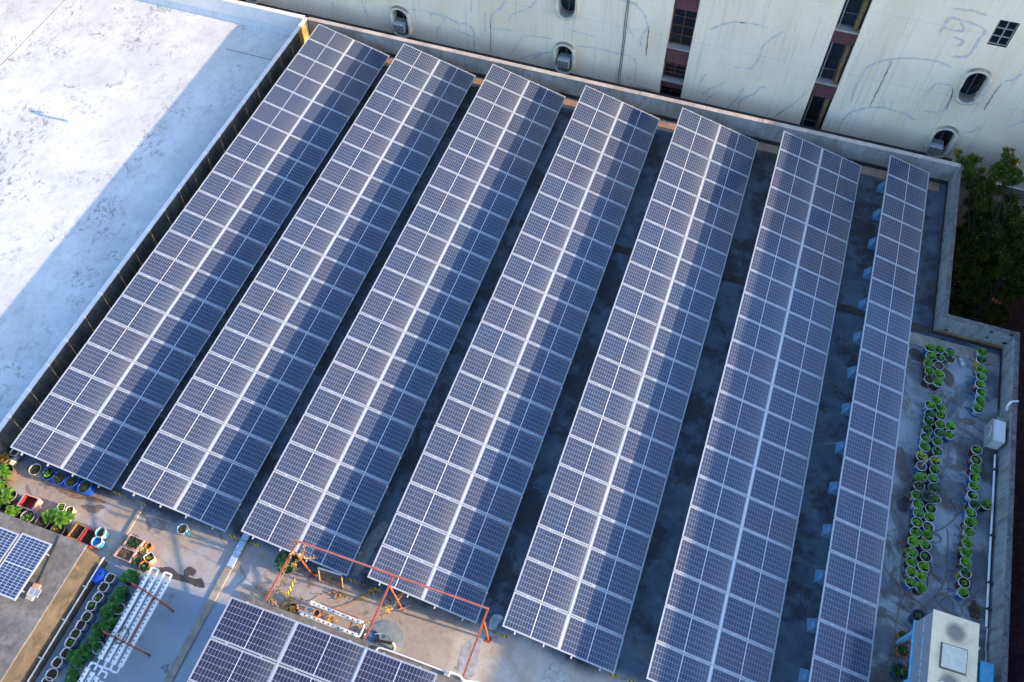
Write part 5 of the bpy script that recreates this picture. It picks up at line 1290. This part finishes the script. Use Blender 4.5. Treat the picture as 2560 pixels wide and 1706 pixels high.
xs_ = [5.86, 6.085, 6.29, 6.52]
tubes = [((x_, -23.27, z), (x_+.03, -25.80, z)) for x_ in xs_]
def U(xa, xb, y, s_, z_): return [(xa, y, z_), (xa, y+s_*.11, z_), (xa+.03, y+s_*.14, z_), (xb-.03, y+s_*.14, z_), (xb, y+s_*.11, z_), (xb, y, z_)]
t, off = hydro('hydroponic_rack', 'rack of four long white pipes with round holes on the left terrace', tubes, z,
          [(U(xs_[0], xs_[1], -23.25, 1, z), .03), (U(xs_[2], xs_[3], -23.25, 1, z), .03), (U(xs_[1]+.03, xs_[2]+.03, -25.82, -1, z), .03), ([(xs_[2]+.03, -25.80, z), (xs_[2]+.03, -25.93, z), (xs_[2]+.10, -25.97, z), (xs_[3], -25.97, z), (xs_[3]+.03, -25.93, z), (xs_[3]+.03, -25.80, z)], .03),
           ([(xs_[0]+.03, -25.80, z), (xs_[0]+.03, -25.93, z), (xs_[0]-.08, -25.95, z), (xs_[0]-.09, -26.02, z)], .016)], .118)
zz = z-.10
for nm, a, b in (('cross_bar', (5.52, -23.72, zz+.0), (6.92, -23.95, zz)), ('cross_bar', (5.55, -25.15, zz), (6.94, -25.25, zz)), ('spine_bar', (6.42, -23.90, zz-.045), (6.46, -25.2, zz-.045)), ):
    MB().beam(Vector(a)-off, Vector(b)-off, .05, .05).build(nm, M['redmetal'], t)
for i_, (a, b) in enumerate((((5.56, -23.70, z+.085), (6.93, -23.93, z+.085)), ((5.57, -25.14, z+.085), (6.95, -25.26, z+.085)))):
    MB().beam(Vector(a)-off, Vector(b)-off, .038, .03).build('top_bar', M['redmetal'], t)
MB().beam(Vector((6.41, -23.86, z+.05))-off, Vector((6.45, -25.18, z+.05))-off, .034, .03).build('top_spine', M['redmetal'], t)
for x_, y_ in ((5.62, -23.74), (6.85, -23.94), (5.64, -25.16), (6.87, -25.24)):
    MB().beam(Vector((x_, y_, 0))-off, Vector((x_, y_, zz-.026))-off, .045, .045).build('leg', M['redmetal'], t)
lp = MB(); rnd = random.Random(4)
for j in range(3):
    r = .15+.015*j; lp.tube([(6.18+r*math.cos(a)+rnd.uniform(-.01, .01), -25.08+r*1.25*math.sin(a), z+.085+.01*j+rnd.uniform(0, .02)) for a in [i*.33 for i in range(20)]], .006, 5)
tag(lp.build('cable', M['cable']), 'loop of dark cable lying on the white pipe rack', 'cable')
t2 = round_pot((6.12, -25.10, 0), .055, .14, 'creampot', 'small open plastic bottle sitting on the white pipe rack', [], 'bottle', 'bottle', soil='water'); t2.location.z = z+.07
tubes = [((x_, -26.12-.06*i, z), (x_+.03, -28.2, z)) for i, x_ in enumerate((5.72, 5.92, 6.10, 6.30))]
hydro('hydroponic_rack', 'second rack of white holed pipes cut off by the bottom edge', tubes, z,
      [(U(5.72, 5.92, -26.10, 1, z), .03), (U(5.92, 6.10, -26.12, 1, z+.01), .03), (U(6.10, 6.30, -26.2, 1, z), .03)], .118)
tubes = [((10.74, -22.50, z), (12.36, -22.54, z)), ((10.62, -22.86, z), (12.36, -22.90, z))]
t, off = hydro('hydroponic_rack', 'short rack of two white holed pipes beside the bottom centre hut', tubes, z,
      [([(12.38, -22.54, z), (12.44, -22.56, z), (12.45, -22.72, z), (12.44, -22.88, z), (12.38, -22.90, z)], .028), ([(10.74, -22.50, z), (10.65, -22.49, z)], .025), ([(10.62, -22.86, z), (10.52, -22.84, z)], .025)], .145)
for x_ in (11.1, 12.05):
    MB().beam(Vector((x_, -22.40, z-.09))-off, Vector((x_+.02, -22.98, z-.09))-off, .04, .04).build('cross_bar', M['redmetal'], t)
    MB().beam(Vector((x_, -22.42, 0))-off, Vector((x_, -22.42, z-.12))-off, .04, .04).build('leg', M['redmetal'], t)
    MB().beam(Vector((x_, -22.96, 0))-off, Vector((x_, -22.96, z-.12))-off, .04, .04).build('leg', M['redmetal'], t)
MB().beam(Vector((11.0, -22.425, z-.03))-off, Vector((12.2, -22.445, z-.03))-off, .03, .03).build('rail', M['redmetal'], t)
p = pt('F', 1835, 745, z=.95)
t2 = round_pot((p.x, p.y), .095, .20, 'terracotta', 'small terracotta pot perched on the short white pipe rack', [], soil='drysoil'); t2.location.z = z+.07

# ------------------------------------------------------------------ red pipe frame over the terrace
t = thing('trellis_frame', 'rust red tube trellis with orange posts standing across the lower terrace', 'trellis', (13.0, -21.6, 0)); off = Vector((13.0, -21.6, 0))
xb = (10.07, 13.10, 15.83); PB = [Vector((10.22, -21.63, 0)), Vector((13.11, -21.65, 0)), Vector((15.81, -21.66, 0))]
ZB_ = 2.18
MB().beam(pt('5', 735, 592, z=ZB_+.04)-off, pt('6', 282, 850, z=ZB_+.04)-off, .05, .05).build('top_rail', worn('salmon_red_rail', (.44, .125, .095), .55, .2, 7, (.3, .12, .09), .4), t)
for i in range(3):
    a = pt(*[('5', 750, 620), ('5', 1700, 945), ('6', 272, 855)][i], z=ZB_); e = pt(*[('F', 1235, 612), ('G', 525, 1060), ('G', 1685, 1498)][i], z=1.70)
    d = (e-a)
    MB().beam(a-off-d*.01, e+d*.0-off, .05, .05).build('side_rail', M['redmetal'], t)
    top = a.lerp(e, .30)
    f_ = [('F', 1590, 38), ('G', 822, 440), ('G', 1930, 850)][i]
    zt = ZB_-.48*.30-.03
    top = Vector(pt(f_[0], f_[1], f_[2], z=zt-.05))
    MB().tube([PB[i]-off, top-off], .028, 10).build('post', M['orangemetal'], t)
    MB().bbox(-.09, .09, -.09, .09, 0.002, .015, .004).build('base_plate', M['redmetal'], t, PB[i]-off)

# wire screen under the third row
t = thing('wire_screen', 'brown wire mesh screen between two bamboo posts at the end of the third row', 'screen', (10.9, -21.55, 0)); off = Vector((10.9, -21.55, 0))
A1, B1 = pt('5', 962, 865, z=.62), pt('5', 978, 995, z=0); A2, B2 = pt('5', 1190, 935, z=.62), pt('5', 1203, 1075, z=0)
for a, b in ((A1, B1), (A2, B2)): MB().tube([b-off, a-off], .025, 9).build('post', M['bamboo'], t)
MB().beam(A1-off+Vector((0, 0, .02)), A2-off+Vector((0, 0, .02)), .05, .03).build('top_rail', M['alu'], t)
MB().beam(B1-off+Vector((0, .03, .025)), B2-off+Vector((0, .03, .025)), .045, .03).build('bottom_rail', worn('pinkish_rail', (.5, .42, .38), .7, .2, 6), t)
ws = MB()
for i in range(1, 34):
    f_ = i/34; ws.tube([(B1.lerp(B2, f_)+Vector((0, .03, .03)))-off, A1.lerp(A2, f_)-off], .0035, 4, False)
for j in range(1, 26):
    f_ = j/26; ws.tube([B1.lerp(A1, f_)-off+Vector((0, .03*(1-f_), .002)), B2.lerp(A2, f_)-off+Vector((0, .03*(1-f_), .002))], .0035, 4, False)
ws.build('mesh', M['mesh'], t)

# hazard tape between the row ends
TP = [((280.5, 1229.6), (365.5, 1262.6), .42, 'between the first and second solar rows'), ((567.9, 1336.5), (650.8, 1365.8), .42, 'between the second and third solar rows'), ((867.6, 1446.2), (954.3, 1478), .42, 'between the third and fourth solar rows'),
      ((1195.9, 1564.9), (1272.4, 1594.3), .42, 'between the fourth and fifth solar rows'), ((1522.4, 1683.6), (1590, 1709), .42, 'between the fifth and sixth solar rows'), ((751.5, 1416.8), (703, 1516.3), .55, 'running from the third row to the bottom centre hut')]
for a, b, z, wh in TP:
    a, b = at(*a, z=z), at(*b, z=z); d = b-a; L_ = d.length
    mb = MB(); n = 14; vs = []
    for i in range(n+1):
        f_ = i/n; sag = -.05*math.sin(math.pi*f_); tw = .5*math.sin(f_*9)
        for s_ in (-1, 1): vs.append((L_*f_, s_*.05*math.sin(tw), sag+s_*.05*math.cos(tw)))
    mb.add(vs, [(2*i, 2*i+2, 2*i+3, 2*i+1) for i in range(n)]); mb.add([(x, y+.003, z_) for x, y, z_ in vs], [(2*i+1, 2*i+3, 2*i+2, 2*i) for i in range(n)])
    mb.add([(L_*i/n, 0, -.05*math.sin(math.pi*i/n)) for i in range(0)], [])
    o = mb.build('hazard_tape', M['tape'], None, a); o.rotation_euler = (0, 0, math.atan2(d.y, d.x))
    tag(o, 'black and yellow hazard tape '+wh, 'tape', 'black and yellow tapes across the row ends')

# bush under the third row, dry vine, basin
bush = tuft('foliage', M['kale'], 200, 260, .30, .34, .12, .07)
p = pt('5', 650, 815, z=.42)
t = thing('bush', 'round dark green bush in a blue tub under the end of the third row', 'bush', (p.x, p.y, .001))
MB().lathe([(.20, 0), (.26, .28), (.275, .30), (.25, .30), (.24, .1)], 22, cap0=True).build('tub', M['bluetub'], t); kid(soilo, t, (0, 0, .25), 0, (1.6, 1.6, 1)); kid(bush, t, (-.02, .04, .26), 0, 1.0)
rnd = random.Random(12); vn = MB(); lf = MB()
t = thing('dry_vine', 'dead ochre vine trailing over the floor and the red pipe frame', 'vine', (11.2, -22.4, 0)); off = Vector((11.2, -22.4, 0))
def vine(view, pts, zs, sub=4):
    P = [pt(view, x, y, z=z_) for (x, y), z_ in zip(pts, zs)]
    S = smooth_path([q+Vector((rnd.uniform(-.02, .02), rnd.uniform(-.02, .02), 0)) for q in P], 6)
    MB().tube([q-off for q in S], .0075, 5).build('stem', M['dryvine'], t)
    tw = MB()
    for q in S[::2]:
        for _ in range(sub):
            if rnd.random() < .55: leaf(lf, q-off+Vector((rnd.uniform(-.05, .05), rnd.uniform(-.05, .05), .01)), rnd.uniform(0, 6.28), rnd.uniform(.03, .09), rnd.uniform(.02, .06), rnd.uniform(-.2, .8), .3, rnd, .4, 2)
vine('5', [(745, 640), (690, 760), (640, 900), (560, 1060), (500, 1150), (560, 1220), (640, 1250)], [2.2, 2.1, 1.7, 1.2, .9, .5, .25])
vine('5', [(820, 640), (830, 700), (800, 750), (870, 770), (940, 760)], [2.25, 2.1, 1.9, 1.8, 1.6])
vine('5', [(740, 800), (720, 880), (650, 960), (600, 1030), (560, 1100), (620, 1090), (680, 1130)], [1.5, 1.2, .8, .4, .2, .1, .05])
vine('5', [(470, 1180), (520, 1200), (560, 1235), (640, 1210), (700, 1170), (720, 1200)], [1.2, 1.0, .6, .3, .1, .05])
vine('5', [(640, 1280), (720, 1220), (800, 1180), (900, 1190), (1000, 1130), (1080, 1110), (1180, 1130), (1290, 1140)], [.3, .1, .03, .03, .03, .03, .03, .03], 2)
vine('5', [(1000, 1230), (1100, 1260), (1200, 1240), (1330, 1190), (1400, 1150), (1480, 1100)], [.03]*6, 2)
vine('5', [(1370, 1425), (1450, 1390), (1530, 1370), (1590, 1330), (1640, 1270)], [.7, .9, 1.1, 1.2, 1.1], 3)
vine('5', [(1620, 1300), (1700, 1240), (1760, 1160), (1780, 1120)], [1.0, .9, .8, .7], 4)
vine('5', [(1000, 1290), (1060, 1380), (1130, 1420), (1200, 1470), (1260, 1500)], [.1, .08, .06, .05, .04], 4)
vine('5', [(760, 800), (700, 830), (740, 870), (690, 910), (600, 990)], [1.0, .8, .6, .4, .2], 4)
def clump(view, xy, z_, n, r):
    q = pt(view, *xy, z=z_)-off
    for _ in range(n): leaf(lf, q+Vector((rnd.gauss(0, r), rnd.gauss(0, r), abs(rnd.gauss(0, r*.5)))), rnd.uniform(0, 6.28), rnd.uniform(.05, .13), rnd.uniform(.03, .08), rnd.uniform(-.2, .9), .3, rnd, .4, 2)
for xy, z_, n, r in (((1170, 1140), .03, 16, .07), ((1405, 1165), .03, 5, .03), ((1485, 1090), .03, 6, .04), ((805, 750), 1.9, 5, .03), ((1635, 1265), 1.1, 5, .04), ((1690, 1262), 1.0, 5, .04), ((1765, 1135), .7, 8, .05), ((700, 1170), .1, 7, .05), ((720, 1290), .35, 45, .13), ((370, 1065), .02, 5, .03), ((430, 1120), .02, 5, .03), ((1090, 1380), .06, 14, .08)):
    clump('5', xy, z_, n, r)
tag(lf.build('withered_leaves', M['dryleaf'], t), kind='stuff')
rpot('F', (1555, 715), .17, .24, 'blackpot', 'black pot of withered plants against the edge of the bottom centre hut', [(HERB[0], 1.1, (0, 0)), (YEL[0], .55, (0, 0))])
tag(MB().lathe([(.001, .012), (.55, .010), (.585, .003)], 40, (0, 0, 0), sx=.98).build('concrete_pad', worn('damp_blue_pad', (.24, .29, .31), .6, .25, 3, (.34, .30, .24), .5), None, (12.99, -22.68, .003)), 'round damp blue grey patch around the steel basin', 'pad')
p = pt('G', 607, 1050, z=.12)
t = thing('basin', 'round steel basin of blue water beside the bottom centre hut', 'basin', (p.x, p.y, .006))
MB().lathe([(.17, 0), (.225, .13), (.235, .14), (.225, .143), (.213, .13), (.16, .02)], 28, cap0=True).build('bowl', M['steel'], t)
MB().lathe([(.001, .075), (.19, .075)], 24).build('water', worn('blue_water', (.10, .20, .34), .1, .15, 4, None, 0, 0, 0), t)
P = [pt('G', *q, z=.35) for q in ((630, 1065), (850, 1112))]
t = thing('water_pipe', 'thick black pipe with a dirty white elbow beside the steel basin', 'pipe', (P[1].x, P[1].y, 0)); off = Vector((P[1].x, P[1].y, 0))
MB().tube([P[0]-off, P[1]-off], .042, 12).build('pipe', M['blackpipe'], t)
P3 = pt('G', 850, 1190, z=.06)
MB().tube(smooth_path([P[1]-off, P[1]-off+Vector((.06, -.02, -.02)), P3-off+Vector((.05, .06, .10)), P3-off], 4), .05, 12).build('elbow', M['stone'], t)
MB().tube([(P[0].lerp(P[1], .28))-off, (P[0].lerp(P[1], .28))-off+Vector((.01, .03, .10))], .014, 8).build('valve', M['blackpipe'], t)
P = [pt('G', x, y, z=z_) for x, y, z_ in ((645, 1000, .2), (720, 995, .10), (790, 1020, .06), (835, 1070, .10), (845, 1110, .34))]
tag(MB().tube(smooth_path(P, 5), .013, 7).build('blue_hose', worn('pale_blue_hose', (.12, .36, .52), .5, .15, 6)), 'thin pale blue hose arching over the damp round patch', 'hose')
P = [pt('G', x, y, z=z_) for x, y, z_ in ((735, 640, .05), (770, 670, .03), (815, 650, .05), (835, 615, .10), (800, 585, .12), (760, 570, .1))]
tag(MB().tube(smooth_path(P, 5), .011, 7).build('cable', M['cable']), 'loose black cable at the foot of the middle orange post', 'cable')
P = [pt('G', 920, 715, z=.05), pt('G', 1075, 660, z=.05)]
tag(MB().beam(P[0], P[1], .03, .025).build('stick', M['alu']), 'thin white stick lying at the foot of the middle orange post', 'stick')
# crumbs of debris on the floor and the white roof
p = (173, 302)
q = at(*p, z=.06)
t = thing('vent_pipe', 'small white bent vent pipe standing on the white roof', 'vent pipe', (q.x, q.y, .004))
MB().tube(smooth_path([(0, 0, 0), (0, 0, .35), (-.02, .04, .48), (-.08, .10, .50), (-.14, .14, .42), (-.15, .145, .36)], 5), .055, 12).build('pipe', M['whitepvc'], t)
MB().lathe([(.06, 0), (.09, .0), (.085, .02), (.058, .03)], 14).build('collar', M['whitepvc'], t)
q1 = at(564, 122, z=.03); q2 = at(680, 150, z=.03)
tag(MB().tube([q1, q1.lerp(q2, .5)+Vector((0, 0, -.01)), q2], .008, 5).build('wire', M['cable']), 'thin wire crossing the shaded edge of the white roof', 'wire')
q1 = at(165, 0, z=.012); q2 = at(-2, 170, z=.012)
tag(MB().tube([at(200, -40, z=.012), q1, q2, at(-60, 240, z=.012)], .016, 5).build('conduit', M['mortar']), 'thin grey conduit crossing the top left of the white roof', 'conduit')
